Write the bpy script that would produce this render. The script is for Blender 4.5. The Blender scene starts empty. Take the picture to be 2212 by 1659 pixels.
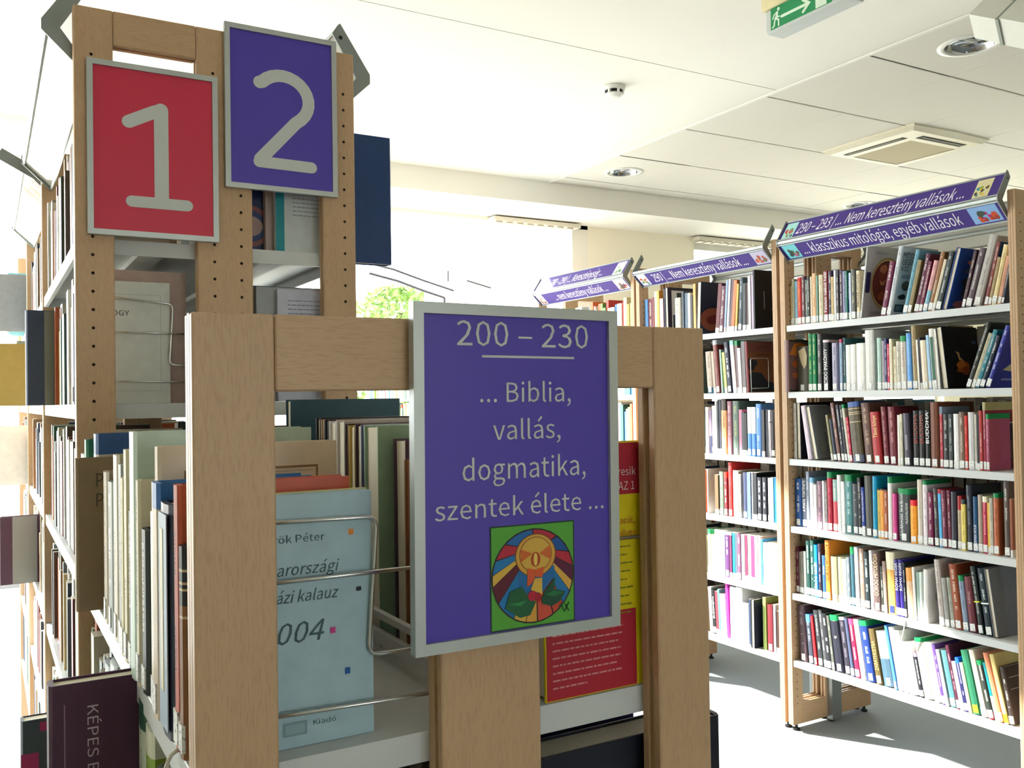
import bpy, math, random
from mathutils import Matrix, Vector
random.seed(7)
C = bpy.context.scene.collection
SC = bpy.context.scene
PI = math.pi
# ------------------------------------------------------------------ camera, sky, sun, exposure
CAM_H = 1.605
YAW, PITCH, ROLL = 0.5235288, 0.0161430, -0.0158082
F = Vector((math.sin(YAW)*math.cos(PITCH), math.cos(YAW)*math.cos(PITCH), math.sin(PITCH)))
R0v = Vector((math.cos(YAW), -math.sin(YAW), 0)); U0v = R0v.cross(F)
Rv = R0v*math.cos(ROLL)+U0v*math.sin(ROLL); Uv = U0v*math.cos(ROLL)-R0v*math.sin(ROLL)
cd = bpy.data.cameras.new('camera'); cam = bpy.data.objects.new('camera', cd); C.objects.link(cam)
cd.sensor_fit = 'HORIZONTAL'; cd.sensor_width = 36; cd.lens = 36*1971.143/2212; cd.clip_start = .02; cd.clip_end = 200
cam.matrix_world = Matrix(((Rv.x, Uv.x, -F.x, 0), (Rv.y, Uv.y, -F.y, 0), (Rv.z, Uv.z, -F.z, CAM_H), (0, 0, 0, 1)))
SC.camera = cam
w = bpy.data.worlds.new('sky'); SC.world = w; w.use_nodes = True
bg = w.node_tree.nodes['Background']; bg.inputs[0].default_value = (.93, .965, 1, 1); bg.inputs[1].default_value = 8.0
sd = bpy.data.lights.new('sun', 'SUN'); sd.energy = 20; sd.angle = math.radians(1.2); sd.color = (1, .95, .86)
sun = bpy.data.objects.new('sun', sd); C.objects.link(sun); sun.location = (-3, 12, 9)
sun.rotation_euler = Vector((.60, -1, -.613)).to_track_quat('-Z', 'Y').to_euler()
SC.view_settings.view_transform = 'Standard'; SC.view_settings.look = 'None'
SC.view_settings.exposure = 0.3; SC.view_settings.gamma = 1; SC.view_settings.use_curve_mapping = False
# ------------------------------------------------------------------ helpers
def lin(h):
    if not isinstance(h, str): return tuple(h)
    o = []
    for i in (0, 2, 4):
        v = int(h[i:i+2], 16)/255
        o.append(v/12.92 if v <= .04045 else ((v+.055)/1.055)**2.4)
    return tuple(o)
MATS = {}
def mat(name, col, rough=.5, metal=0., var=.06, scale=30., spec=.4, bump=0., stretch=(1, 1, 1), alpha=None):
    if name in MATS: return MATS[name]
    m = bpy.data.materials.new(name); m.use_nodes = True; nt = m.node_tree; b = nt.nodes['Principled BSDF']
    c = lin(col)
    b.inputs['Roughness'].default_value = rough; b.inputs['Metallic'].default_value = metal
    b.inputs['Specular IOR Level'].default_value = spec
    tc = nt.nodes.new('ShaderNodeTexCoord'); mp = nt.nodes.new('ShaderNodeMapping'); mp.inputs['Scale'].default_value = stretch
    nz = nt.nodes.new('ShaderNodeTexNoise'); nz.inputs['Scale'].default_value = scale; nz.inputs['Detail'].default_value = 4
    nt.links.new(tc.outputs['Object'], mp.inputs[0]); nt.links.new(mp.outputs[0], nz.inputs['Vector'])
    mx = nt.nodes.new('ShaderNodeMix'); mx.data_type = 'RGBA'
    mx.inputs['A'].default_value = (*[v*(1-var) for v in c], 1); mx.inputs['B'].default_value = (*[min(1, v*(1+var)) for v in c], 1)
    nt.links.new(nz.outputs['Fac'], mx.inputs['Factor']); nt.links.new(mx.outputs['Result'], b.inputs['Base Color'])
    if bump:
        bp = nt.nodes.new('ShaderNodeBump'); bp.inputs['Strength'].default_value = bump; bp.inputs['Distance'].default_value = .002
        nt.links.new(nz.outputs['Fac'], bp.inputs['Height']); nt.links.new(bp.outputs[0], b.inputs['Normal'])
    MATS[name] = m
    return m
def flat(h): return mat('print_'+h, h, .55, var=.03, scale=60)
def wood_mat(name, axis):
    m = mat(name, (.55, .365, .215), .42, var=.07, scale=40, spec=.35, stretch=tuple(.08 if i == axis else 1 for i in range(3)))
    nt = m.node_tree; b = nt.nodes['Principled BSDF']
    tc = nt.nodes['Texture Coordinate']; mp = nt.nodes.new('ShaderNodeMapping')
    mp.inputs['Scale'].default_value = tuple(.10 if i == axis else 1 for i in range(3))
    n2 = nt.nodes.new('ShaderNodeTexNoise'); n2.inputs['Scale'].default_value = 700; n2.inputs['Detail'].default_value = 2
    nt.links.new(tc.outputs['Object'], mp.inputs[0]); nt.links.new(mp.outputs[0], n2.inputs['Vector'])
    rp = nt.nodes.new('ShaderNodeValToRGB'); rp.color_ramp.elements[0].position = .36; rp.color_ramp.elements[0].color = (.90, .88, .86, 1)
    rp.color_ramp.elements[1].position = .5; rp.color_ramp.elements[1].color = (1, 1, 1, 1)
    nt.links.new(n2.outputs['Fac'], rp.inputs[0])
    mu = nt.nodes.new('ShaderNodeMix'); mu.data_type = 'RGBA'; mu.blend_type = 'MULTIPLY'; mu.inputs['Factor'].default_value = 1
    src = b.inputs['Base Color'].links[0].from_socket
    nt.links.new(src, mu.inputs['A']); nt.links.new(rp.outputs[0], mu.inputs['B']); nt.links.new(mu.outputs['Result'], b.inputs['Base Color'])
    return m
WOODZ = wood_mat('beech_upright', 2); WOODX = wood_mat('beech_rail', 0)
METAL = mat('shelf_enamel', 'cfd3d4', .38, var=.02, scale=8)
GREYM = mat('grey_steel', '8d9392', .35, metal=.6, var=.05)
ALU = mat('aluminium', 'b4bab9', .38, metal=.45, var=.03)
CHROME = mat('chrome_wire', 'c8ccca', .22, metal=.9, var=.02)
BLACK = mat('black_rubber', '15161a', .6, var=.1)
HOLE = mat('hole_dark', '2a1c10', .9, var=.1)
PAPER = mat('paper_edges', 'e4dcc9', .8, var=.08, scale=500, stretch=(1, .05, .05))
PURPLE = mat('purple_print', '4f3eb2', .38, var=.03, scale=3)
BOARDP = mat('purple_board_print', '3d247c', .55, var=.03, scale=3)
WHITE = mat('white_plastic', 'e6e6e0', .45, var=.02)
LABELM = None
W = {}                                   # world matrices of placed parents
def reg(o, M): W[o.name] = M.copy(); o.matrix_world = M
def inv(o): return W[o.name].inverted() if (o is not None and o.name in W) else Matrix.Identity(4)
import unicodedata
def plain(s): return ''.join(ch for ch in unicodedata.normalize('NFD', s) if not unicodedata.combining(ch))
def meta(o, label=None, cat=None, group=None, kind=None):
    if label: o['label'] = plain(label)
    if cat: o['category'] = cat
    if group: o['group'] = group
    if kind: o['kind'] = kind
    return o
def thing(name, label, cat, loc=(0, 0, 0), group=None):
    o = bpy.data.objects.new(name, None); C.objects.link(o); o.empty_display_size = .05
    reg(o, Matrix.Translation(loc)); return meta(o, label, cat, group)
class MB:
    def __init__(s): s.v = []; s.f = []; s.mi = []; s.mats = []
    def add(s, vs, fs, m=None):
        n = len(s.v); s.v += [tuple(q) for q in vs]; s.f += [tuple(i+n for i in f) for f in fs]
        k = 0
        if m is not None:
            if m not in s.mats: s.mats.append(m)
            k = s.mats.index(m)
        s.mi += [k]*len(fs); return s
    def box(s, x0, x1, y0, y1, z0, z1, m=None):
        vs = [(x0, y0, z0), (x1, y0, z0), (x1, y1, z0), (x0, y1, z0), (x0, y0, z1), (x1, y0, z1), (x1, y1, z1), (x0, y1, z1)]
        return s.add(vs, [(0, 3, 2, 1), (4, 5, 6, 7), (0, 1, 5, 4), (1, 2, 6, 5), (2, 3, 7, 6), (3, 0, 4, 7)], m)
    def bbox(s, x0, x1, y0, y1, z0, z1, c=.003, m=None):
        # box with chamfered vertical+horizontal edges
        X = (x0, x1); Y = (y0, y1); Z = (z0, z1); vs = []; idx = {}
        for i in (0, 1):
            for j in (0, 1):
                for k in (0, 1):
                    sx, sy, sz = (1 if i == 0 else -1), (1 if j == 0 else -1), (1 if k == 0 else -1)
                    idx[i, j, k, 'x'] = len(vs); vs.append((X[i], Y[j]+sy*c, Z[k]+sz*c))
                    idx[i, j, k, 'y'] = len(vs); vs.append((X[i]+sx*c, Y[j], Z[k]+sz*c))
                    idx[i, j, k, 'z'] = len(vs); vs.append((X[i]+sx*c, Y[j]+sy*c, Z[k]))
        fs = []
        I = idx
        for i in (0, 1): fs.append([I[i, 0, 0, 'x'], I[i, 1, 0, 'x'], I[i, 1, 1, 'x'], I[i, 0, 1, 'x']])
        for j in (0, 1): fs.append([I[0, j, 0, 'y'], I[1, j, 0, 'y'], I[1, j, 1, 'y'], I[0, j, 1, 'y']])
        for k in (0, 1): fs.append([I[0, 0, k, 'z'], I[1, 0, k, 'z'], I[1, 1, k, 'z'], I[0, 1, k, 'z']])
        for i in (0, 1):
            for j in (0, 1): fs.append([I[i, j, 0, 'x'], I[i, j, 1, 'x'], I[i, j, 1, 'y'], I[i, j, 0, 'y']])
            for k in (0, 1): fs.append([I[i, 0, k, 'x'], I[i, 1, k, 'x'], I[i, 1, k, 'z'], I[i, 0, k, 'z']])
        for j in (0, 1):
            for k in (0, 1): fs.append([I[0, j, k, 'y'], I[1, j, k, 'y'], I[1, j, k, 'z'], I[0, j, k, 'z']])
        for i in (0, 1):
            for j in (0, 1):
                for k in (0, 1): fs.append([I[i, j, k, 'x'], I[i, j, k, 'y'], I[i, j, k, 'z']])
        ctr = Vector(((x0+x1)/2, (y0+y1)/2, (z0+z1)/2)); out = []
        for f in fs:
            a, b, d = Vector(vs[f[0]]), Vector(vs[f[1]]), Vector(vs[f[2]])
            n = (b-a).cross(d-a)
            out.append(tuple(f) if n.dot(a-ctr) > 0 else tuple(reversed(f)))
        return s.add(vs, out, m)
    def obox(s, c, ax, ay, az, m=None):          # oriented box: centre + half axes
        c, ax, ay, az = Vector(c), Vector(ax), Vector(ay), Vector(az); vs = []
        for sz in (-1, 1):
            for sx, sy in ((-1, -1), (1, -1), (1, 1), (-1, 1)): vs.append(c+ax*sx+ay*sy+az*sz)
        fs = [(0, 3, 2, 1), (4, 5, 6, 7), (0, 1, 5, 4), (1, 2, 6, 5), (2, 3, 7, 6), (3, 0, 4, 7)]
        if ax.cross(ay).dot(az) < 0: fs = [tuple(reversed(f)) for f in fs]
        return s.add(vs, fs, m)
    def tube(s, pts, r, n=8, m=None, r2=None):
        pts = [Vector(q) for q in pts]; rings = []
        for i, q in enumerate(pts):
            d = (pts[min(i+1, len(pts)-1)]-pts[max(i-1, 0)]).normalized()
            u = d.cross(Vector((.31, .17, .93))).normalized(); v = d.cross(u)
            rr = r if r2 is None else r+(r2-r)*i/(len(pts)-1)
            rings.append([q+u*rr*math.cos(2*PI*k/n)+v*rr*math.sin(2*PI*k/n) for k in range(n)])
        vs = [q for g in rings for q in g]; fs = []
        for i in range(len(rings)-1):
            for k in range(n): fs.append((i*n+k, i*n+(k+1) % n, (i+1)*n+(k+1) % n, (i+1)*n+k))
        fs.append(tuple(reversed(range(n)))); fs.append(tuple((len(rings)-1)*n+k for k in range(n)))
        return s.add(vs, fs, m)
    def lathe(s, c, prof, n=32, m=None):         # prof list of (r, z)
        vs = []; fs = []
        for r, z in prof:
            for k in range(n): vs.append((c[0]+r*math.cos(2*PI*k/n), c[1]+r*math.sin(2*PI*k/n), c[2]+z))
        for i in range(len(prof)-1):
            for k in range(n): fs.append((i*n+k, i*n+(k+1) % n, (i+1)*n+(k+1) % n, (i+1)*n+k))
        return s.add(vs, fs, m)
    def build(s, name, m=None, parent=None, smooth=False):
        I = inv(parent); me = bpy.data.meshes.new(name)
        me.from_pydata([tuple(I @ Vector(q)) for q in s.v], [], s.f)
        ms = s.mats if s.mats else [m]
        for q in ms: me.materials.append(q)
        if len(ms) > 1:
            for pl, k in zip(me.polygons, s.mi): pl.material_index = k
        if smooth:
            for pl in me.polygons: pl.use_smooth = True
        me.update()
        o = bpy.data.objects.new(name, me); C.objects.link(o)
        if parent is not None: o.parent = parent; W[o.name] = W[parent.name]
        else: W[o.name] = Matrix.Identity(4)
        return o
def struct(mb, name, m=None, parent=None, label=None):
    o = mb.build(name, m, parent)
    if parent is None: o['kind'] = 'structure'
    if label: o['label'] = label
    return o
FONT = None
try:
    import os
    FONT = bpy.data.fonts.load(os.path.join(bpy.utils.system_resource('DATAFILES'), 'fonts', 'Noto Sans CJK Regular.woff2'))
except Exception: FONT = None
TXT = {}
def text2d(body, shear=0., sans=False):
    k = (body, shear, sans)
    if k in TXT: return TXT[k]
    cu = bpy.data.curves.new('t', 'FONT'); cu.body = body; cu.font = FONT if (FONT and sans) else cu.font; cu.size = 1; cu.shear = shear; cu.resolution_u = 2
    o = bpy.data.objects.new('t', cu); C.objects.link(o)
    dg = bpy.context.evaluated_depsgraph_get(); dg.update()
    me = o.evaluated_get(dg).to_mesh()
    vs = [(q.co.x, q.co.y) for q in me.vertices]; fs = [tuple(f.vertices) for f in me.polygons]
    o.evaluated_get(dg).to_mesh_clear(); bpy.data.objects.remove(o); bpy.data.curves.remove(cu)
    xs = [q[0] for q in vs]; x0, x1 = min(xs), max(xs)
    TXT[k] = (vs, fs, x0, x1); return TXT[k]
def capheight(sans=False):
    vs, _, _, _ = text2d('H', 0., sans); return max(q[1] for q in vs)-min(q[1] for q in vs)
def put_text(mb, body, O, A, B, width=None, height=None, cx=None, x=0, y=0, shear=0., m=None, maxh=None, sans=True):
    """2-D text in plane O + a*A + b*B.  height = cap-height ; width fits ; cx centres."""
    vs, fs, x0, x1 = text2d(body, shear, sans); CAP = capheight(sans)
    if height is None:
        sx = sy = width/(x1-x0)
        if maxh and sy*CAP > maxh: sy = maxh/CAP
    else:
        sy = height/CAP; sx = sy if width is None else width/(x1-x0)
    off = (x if cx is None else cx-(x1-x0)*sx/2)-x0*sx
    O, A, B = Vector(O), Vector(A), Vector(B)
    P = [O+A*(off+vx*sx)+B*(y+vy*sy) for vx, vy in vs]
    n = A.cross(B)
    mb.add(P, fs, m); return mb
def put_poly(mb, pts, O, A, B, m=None):
    O, A, B = Vector(O), Vector(A), Vector(B)
    return mb.add([O+A*a+B*b for a, b in pts], [tuple(range(len(pts)))], m)
def stroke(mb, pts, wd, O, A, B, m=None, n=8):
    """thick polyline with round ends/joins in a plane: one ribbon strip"""
    P = [Vector((a, b)) for a, b in pts]; r = wd/2; L = []; Rr = []
    for i, q in enumerate(P):
        d0 = (P[i]-P[i-1]).normalized() if i else None; d1 = (P[i+1]-P[i]).normalized() if i < len(P)-1 else None
        d = (d0 or d1) if not (d0 and d1) else (d0+d1).normalized()
        k = 1 if not (d0 and d1) else 1/max(.4, d.dot(d1))
        nn = Vector((-d.y, d.x))*r*k; L.append(q+nn); Rr.append(q-nn)
    O, A, B = Vector(O), Vector(A), Vector(B); f3 = lambda q: O+A*q.x+B*q.y
    vs = [f3(q) for q in L]+[f3(q) for q in Rr]; N = len(P)
    mb.add(vs, [(i, N+i, N+i+1, i+1) for i in range(N-1)], m)
    for e, dr in ((P[0], P[0]-P[1]), (P[-1], P[-1]-P[-2])):
        a0 = math.atan2(dr.y, dr.x)
        cap = [e+Vector((math.cos(a0-PI/2+PI*k/n), math.sin(a0-PI/2+PI*k/n)))*r for k in range(n+1)]
        mb.add([f3(q) for q in cap], [tuple(range(n+1))], m)
    return mb
# ------------------------------------------------------------------ the room
ZC, ZL, YW, YBH = 3.10, 2.965, 5.95, 5.30
XMIN, XMAX, YMIN = -1.75, 9.4, -4.6
XT = 3.387                                # start of the tiled ceiling field
PLASTER = mat('white_plaster', 'efece3', .85, var=.015, scale=4)
CREAM = mat('cream_wall_paint', 'f5eeda', .8, var=.02, scale=4)
TILE = mat('ceiling_tile_white', 'e4e0d6', .85, var=.02, scale=90, bump=.05)
PLENUM = mat('plenum_grey', '6a655c', .9)
CARPET = mat('blue_grey_carpet', (.30, .325, .335), .95, var=.22, scale=190, spec=.1, bump=.5)
n_ = CARPET.node_tree
b_ = MB(); b_.box(XMIN-.1, XMAX+.1, YMIN-.1, YW+.25, -.08, 0); struct(b_, 'floor', CARPET)
ce = MB(); ce.box(XMIN-.1, XMAX+.1, YMIN-.1, YW+.3, ZC+.045, ZC+.16)
ceil = struct(ce, 'ceiling', PLENUM)
for y0, y1 in ((YMIN, -.1), (-.094, 3.197), (3.203, YBH)):
    q = MB(); q.box(XMIN, XT-.012, y0, y1, ZC, ZC+.045); struct(q, 'ceiling_slab', PLASTER, ceil)
q = MB(); q.box(XT-.010, XT+.010, YMIN, YBH, ZC-.006, ZC+.045); struct(q, 'ceiling_edge_bead', PLASTER, ceil)
TX, TY = .577, .617
ylines = [3.912-TY*k for k in range(-2, 6)]
ty = sorted(set([YBH]+[y for y in ylines if y < YBH-.15]))
tx = [XT+.012+TX*k for k in range(0, 10)]
DL = [(3.685, 4.855), (3.69, 2.39), (6.02, 4.86)]
AC = (4.475, 5.165, 3.24, 3.885)
for i in range(len(tx)-1):
    for j in range(len(ty)-1):
        hole = [p for p in DL if tx[i] < p[0] < tx[i+1] and ty[j] < p[1] < ty[j+1]]
        if hole:
            cx, cy = hole[0]; x0, x1, y0, y1 = tx[i]+.0012, tx[i+1]-.0012, ty[j]+.006, ty[j+1]-.006; vs = []; n = 48
            for k in range(n):
                dx, dy = math.cos(2*PI*k/n), math.sin(2*PI*k/n)
                tt = min((x1-cx)/dx if dx > 1e-6 else (x0-cx)/dx if dx < -1e-6 else 9, (y1-cy)/dy if dy > 1e-6 else (y0-cy)/dy if dy < -1e-6 else 9)
                vs += [(cx+dx*tt, cy+dy*tt, ZC), (cx+dx*.106, cy+dy*.106, ZC), (cx+dx*.106, cy+dy*.106, ZC+.04)]
            q = MB(); fs = []
            for k in range(n):
                m_ = (k+1) % n; fs += [(3*k+1, 3*m_+1, 3*m_, 3*k), (3*k+2, 3*m_+2, 3*m_+1, 3*k+1)]
            for (px_, py_) in ((x0, y0), (x1, y0), (x1, y1), (x0, y1)):
                best = sorted(range(n), key=lambda k: (vs[3*k][0]-px_)**2+(vs[3*k][1]-py_)**2)[:2]; e = len(vs); vs.append((px_, py_, ZC)); fs.append((3*best[0], 3*best[1], e))
            q.add(vs, fs); struct(q, 'ceiling_tile', TILE, ceil); continue
        q = MB(); q.bbox(tx[i]+.0012, tx[i+1]-.0012, ty[j]+.006, ty[j+1]-.006, ZC, ZC+.02, .0015)
        struct(q, 'ceiling_tile', TILE, ceil)
q = MB(); q.box(XT+.012, XMAX, YMIN, ty[0]-.012, ZC, ZC+.03); struct(q, 'ceiling_slab', PLASTER, ceil)
q = MB(); q.box(tx[-1]+.012, XMAX, ty[0]-.01, YBH, ZC, ZC+.03); struct(q, 'ceiling_slab', PLASTER, ceil)
# bulkhead and the lower strip of ceiling in front of the windows
q = MB(); q.box(XMIN, XMAX, YBH, YBH+.05, 2.945, ZC+.04); q.box(XMIN, XMAX, YBH+.05, YW+.02, ZL, ZL+.05); struct(q, 'ceiling_bulkhead', PLASTER, ceil)
# far wall: two window bays with a pier between
FRAME = mat('white_window_frame', 'dcdcd8', .5)
GLASS = bpy.data.materials.new('window_glass'); GLASS.use_nodes = True
nt = GLASS.node_tree; nt.nodes.clear(); go = nt.nodes.new('ShaderNodeOutputMaterial'); tr = nt.nodes.new('ShaderNodeBsdfTransparent'); gl = nt.nodes.new('ShaderNodeBsdfGlossy'); mx = nt.nodes.new('ShaderNodeMixShader'); fr = nt.nodes.new('ShaderNodeFresnel')
tr.inputs[0].default_value = (.94, .96, .95, 1); gl.inputs['Roughness'].default_value = .02; fr.inputs[0].default_value = 1.2
nt.links.new(fr.outputs[0], mx.inputs[0]); nt.links.new(tr.outputs[0], mx.inputs[1]); nt.links.new(gl.outputs[0], mx.inputs[2]); nt.links.new(mx.outputs[0], go.inputs[0])
XP0, XP1 = 4.0, 5.25
YA = 9.3                                  # glazed end of the light court behind the racks
q = MB(); q.box(XP0+.15, XP1, YW, YW+.22, 0, ZL-.03); q.box(XMIN-.1, XP0+.15, YW, YW+.14, ZL-.03, ZC+.16); q.box(XP0+.15, XMAX+.1, YW, YW+.22, ZL-.03, ZC+.05)
q.box(XP1, XMAX, YW, YW+.22, 0, .75); q.box(8.6, XMAX+.1, YW, YW+.22, .75, ZL-.03); struct(q, 'wall_far', CREAM)
q = MB(); q.box(XP0, XP0+.15, YW, 8.75, 0, 3.25); struct(q, 'wall_court', mat('court_wall_white', 'eeebe2', .8, var=.02, scale=4))
q = MB(); q.box(XMIN-.1, XP0+.15, YW+.25, YA+.2, -.08, -.002); struct(q, 'floor_court', CARPET)
q = MB(); q.box(XMIN, XP0, YA-.04, YA, 0, .10); struct(q, 'baseboard_court', mat('grey_base', '7c7c78', .6))
def window(n, axis, fixed, a0, a1, z0, z1, npane):
    """frame mesh with pane children; axis 'x': runs along X at Y=fixed, 'y': runs along Y at X=fixed"""
    f = MB(); t = .03; dd = .06
    def bx(m, p0, p1, q0, q1, th):
        if axis == 'x': m.box(p0, p1, fixed-th/2, fixed+th/2, q0, q1)
        else: m.box(fixed-th/2, fixed+th/2, p0, p1, q0, q1)
    step = (a1-a0)/npane
    bx(f, a0, a1, z0, z0+.06, dd); bx(f, a0, a1, z1-.06, z1, dd)
    for k in range(npane+1):
        c = a0+step*k; bx(f, max(a0, c-t), min(a1, c+t), z0, z1, dd)
    o = struct(f, 'window_%d' % n, FRAME)
    for k in range(npane):
        p = MB(); bx(p, a0+step*k+t, a0+step*(k+1)-t, z0+.06, z1-.06, .006); p.build('pane', GLASS, o)
    return o
window(1, 'x', YA+.05, XMIN, 5.6, .10, 3.2, 3)
window(2, 'x', YW+.12, XP1, 8.6, .75, ZL-.03, 2)
q = MB(); q.box(XMIN-.12, XMIN-.02, YMIN, YW+.2, 0, .08); q.box(XMIN-.12, XMIN-.02, YMIN, YW+.2, ZC-.1, ZC+.1); q.box(XMIN-.12, XMIN-.02, YMIN-.1, 2.9, .08, ZC-.1); struct(q, 'wall_left', CREAM)
window(3, 'y', XMIN-.07, 2.9, YW+.1, .08, ZC-.1, 3)
q = MB(); q.box(XMAX, XMAX+.12, YMIN-.1, YW+.2, 0, ZC+.1); struct(q, 'wall_right', CREAM)
q = MB(); q.box(XMIN-.1, XMAX+.1, YMIN-.14, YMIN-.02, 0, 1.0); q.box(XMIN-.1, XMAX+.1, YMIN-.14, YMIN-.02, 2.4, ZC+.1)
q.box(XMIN-.1, .6, YMIN-.14, YMIN-.02, 1.0, 2.4); q.box(2.1, XMAX+.1, YMIN-.14, YMIN-.02, 1.0, 2.4); struct(q, 'wall_back', CREAM)
window(4, 'x', YMIN-.08, .6, 2.1, 1.0, 2.4, 1)  # unseen back-wall window, added to give fill light to the camera-facing fronts
# blind boxes at the window heads
for (a, b, lab) in ((3.25, 4.02, 'slim white blind box at the mouth of the bright light court'), (5.22, 7.3, 'slim white blind box above the window behind the right bookcases')):
    t = thing('blind_box', lab, 'blind', (a, YW-.05, 2.87), 'blind boxes')
    q = MB(); q.bbox(a, b, YW-.10, YW-.004, 2.922, 2.955, .003); q.build('casing', mat('blind_white', 'd2cdbd', .5), t)
    q = MB()
    for k in range(int((b-a)/.09)): q.box(a+.02+k*.09, a+.075+k*.09, YW-.09, YW-.015, 2.910, 2.922)
    q.build('slat_edge', mat('blind_white2', 'b9b29e', .5), t)
# outside: ground, tree, canopy
q = MB(); q.box(-60, 60, -60, 90, -.6, -.35); struct(q, 'ground', mat('pale_paving', 'c9c4b8', .9, var=.08, scale=2), None)
tree = thing('tree', 'sunlit green tree seen through the big window', 'tree', (5.3, 12.6, -.35))
q = MB(); q.tube([(5.3, 12.6, -.35), (5.33, 12.6, 1.0), (5.25, 12.65, 1.9), (5.32, 12.5, 2.9)], .16, 10, None, .05)
for k in range(7):
    a = k*.9; q.tube([(5.3, 12.6, 1.2+.2*k), (5.3+.7*math.cos(a), 12.6+.6*math.sin(a), 1.6+.22*k)], .05, 6, None, .015)
q.build('trunk', mat('bark', '5a4a36', .9, var=.2), tree)
lf = MB(); rg = random.Random(3)
for k in range(5200):
    a = rg.uniform(0, 2*PI); zz = rg.uniform(-1, 1); rr = (1-abs(zz)**2.2)**.5*rg.uniform(.35, 1)
    cx, cy, cz = 5.3+1.0*rr*math.cos(a), 12.6+1.0*rr*math.sin(a), 2.15+1.15*zz
    s = rg.uniform(.035, .075); d1 = Vector((rg.uniform(-1, 1), rg.uniform(-1, 1), rg.uniform(-1, 1))).normalized(); d2 = d1.cross(Vector((rg.uniform(-1, 1), rg.uniform(-1, 1), rg.uniform(-1, 1)))).normalized()
    c0 = Vector((cx, cy, cz)); lf.add([c0-d1*s, c0+d2*s*.5, c0+d1*s, c0-d2*s*.5], [(0, 1, 2, 3)])
o = lf.build('foliage', mat('leaf_green', (.20, .33, .07), .5, var=.45, scale=9), tree); o['kind'] = 'stuff'
cn = thing('court_roof_ribs', 'thin dark curved roof ribs of the bright light court', 'roof frame', (3.4, 7.6, 0))
DARKR = mat('canopy_rib_dark', '1c1e22', .6)
for nm, pts, r in (('rib', [(2.838, 7.6, 2.844), (3.178, 7.6, 2.782), (3.472, 7.6, 2.697), (3.777, 7.6, 2.618)], .010), ('rib', [(3.061, 7.9, 2.78), (3.348, 7.9, 2.722), (3.608, 7.9, 2.643), (3.826, 7.9, 2.586)], .012), ('rib', [(3.605, 7.0, 2.632), (3.841, 7.0, 2.579)], .008)):
    q = MB(); q.tube(pts, r, 6); q.build(nm, DARKR, cn)
q = MB(); q.tube([(3.826, 7.9, 2.586), (3.826, 7.9, 0)], .012, 8); q.build('post', DARKR, cn)
q = MB(); q.tube([(3.722, 7.6, 2.701), (3.722, 7.6, 2.80)], .008, 6); q.build('rod', DARKR, cn)
# ------------------------------------------------------------------ bookcases
XL, XR, DW, TH = .1464, 3.3192, .5505, .031
R0, R1, PT = 1.988, 3.1235, 1.12
SZR = [1.9335, 1.616, 1.296, .975, .6564, .338]
SZL = [1.925, 1.607, 1.287, .968, .650, .331]
def panel(parent, X0, Y0, H, holes=True, zf=.03):
    """slotted beech end frame: three posts, top and bottom rails, edges grooved"""
    def piece(nm, x0, x1, z0, z1, gl, gr, gb, gt, m):
        g = .006; q = MB()
        q.bbox(x0, x1, Y0, Y0+.0115, z0, z1, .0015); q.box(x0+g*gl, x1-g*gr, Y0+.0115, Y0+.0195, z0+g*gb, z1-g*gt); q.bbox(x0, x1, Y0+.0195, Y0+TH, z0, z1, .0015)
        return q.build(nm, m, parent)
    for a, b, gl, gr in ((0, .068, 0, 1), (.221, .329, 1, 1), (.479, DW, 1, 0)):
        piece('post', X0+a, X0+b, zf, H, gl, gr, 0, 0, WOODZ)
    for a, b in ((.0685, .2205), (.3295, .4785)):
        piece('top_rail', X0+a, X0+b, H-.066, H, 0, 0, 1, 0, WOODX)
        piece('bottom_rail', X0+a, X0+b, zf, zf+.10, 0, 0, 0, 1, WOODX)
    if holes:
        q = MB()
        cols = [.030, .253, .306, .526]
        for cx in cols:
            z = H-.09
            while z > .12:
                for yy, s in ((Y0-.0003, 1), (Y0+TH+.0003, -1)):
                    vs = [(X0+cx+.0031*math.cos(2*PI*k/8), yy, z+.0031*math.sin(2*PI*k/8)) for k in range(8)]
                    q.add(vs, [tuple(range(8)) if s > 0 else tuple(reversed(range(8)))])
                z -= .0345
        o = q.build('pin_holes', HOLE, parent); o['kind'] = 'stuff'
    for a in (.035, .275, .515):
        q = MB(); q.lathe((X0+a, Y0+TH/2, 0), [(.001, 0), (.017, 0), (.017, .008), (.007, .012), (.007, zf+.001)], 12); q.build('foot', BLACK, parent)
def shelf(parent, X0, Y0, Y1, z):
    a, b = X0+.006, X0+DW-.006; q = MB()
    q.box(a, b, Y0, Y1, z-.003, z)
    q.bbox(a-.001, a+.010, Y0, Y1, z-.029, z+.0005, .001); q.bbox(b-.010, b+.001, Y0, Y1, z-.029, z+.0005, .001)
    q.box(a+.01, b-.01, Y0, Y0+.004, z-.029, z-.003); q.box(a+.01, b-.01, Y1-.004, Y1, z-.029, z-.003)
    q.box(a+.12, a+.17, Y0+.004, Y1-.004, z-.016, z-.003); q.box(b-.17, b-.12, Y0+.004, Y1-.004, z-.016, z-.003)
    o = q.build('shelf', METAL, parent)
    q = MB(); xm = X0+DW/2
    q.box(xm-.004, xm+.004, Y0+.02, Y1-.02, z+.018, z+.034); q.box(xm-.004, xm+.004, Y0+.02, Y1-.02, z+.05, z+.058)
    for yy in (Y0+.03, Y1-.04): q.box(xm-.004, xm+.004, yy, yy+.008, z, z+.058)
    q.build('back_stop', METAL, o)
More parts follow.
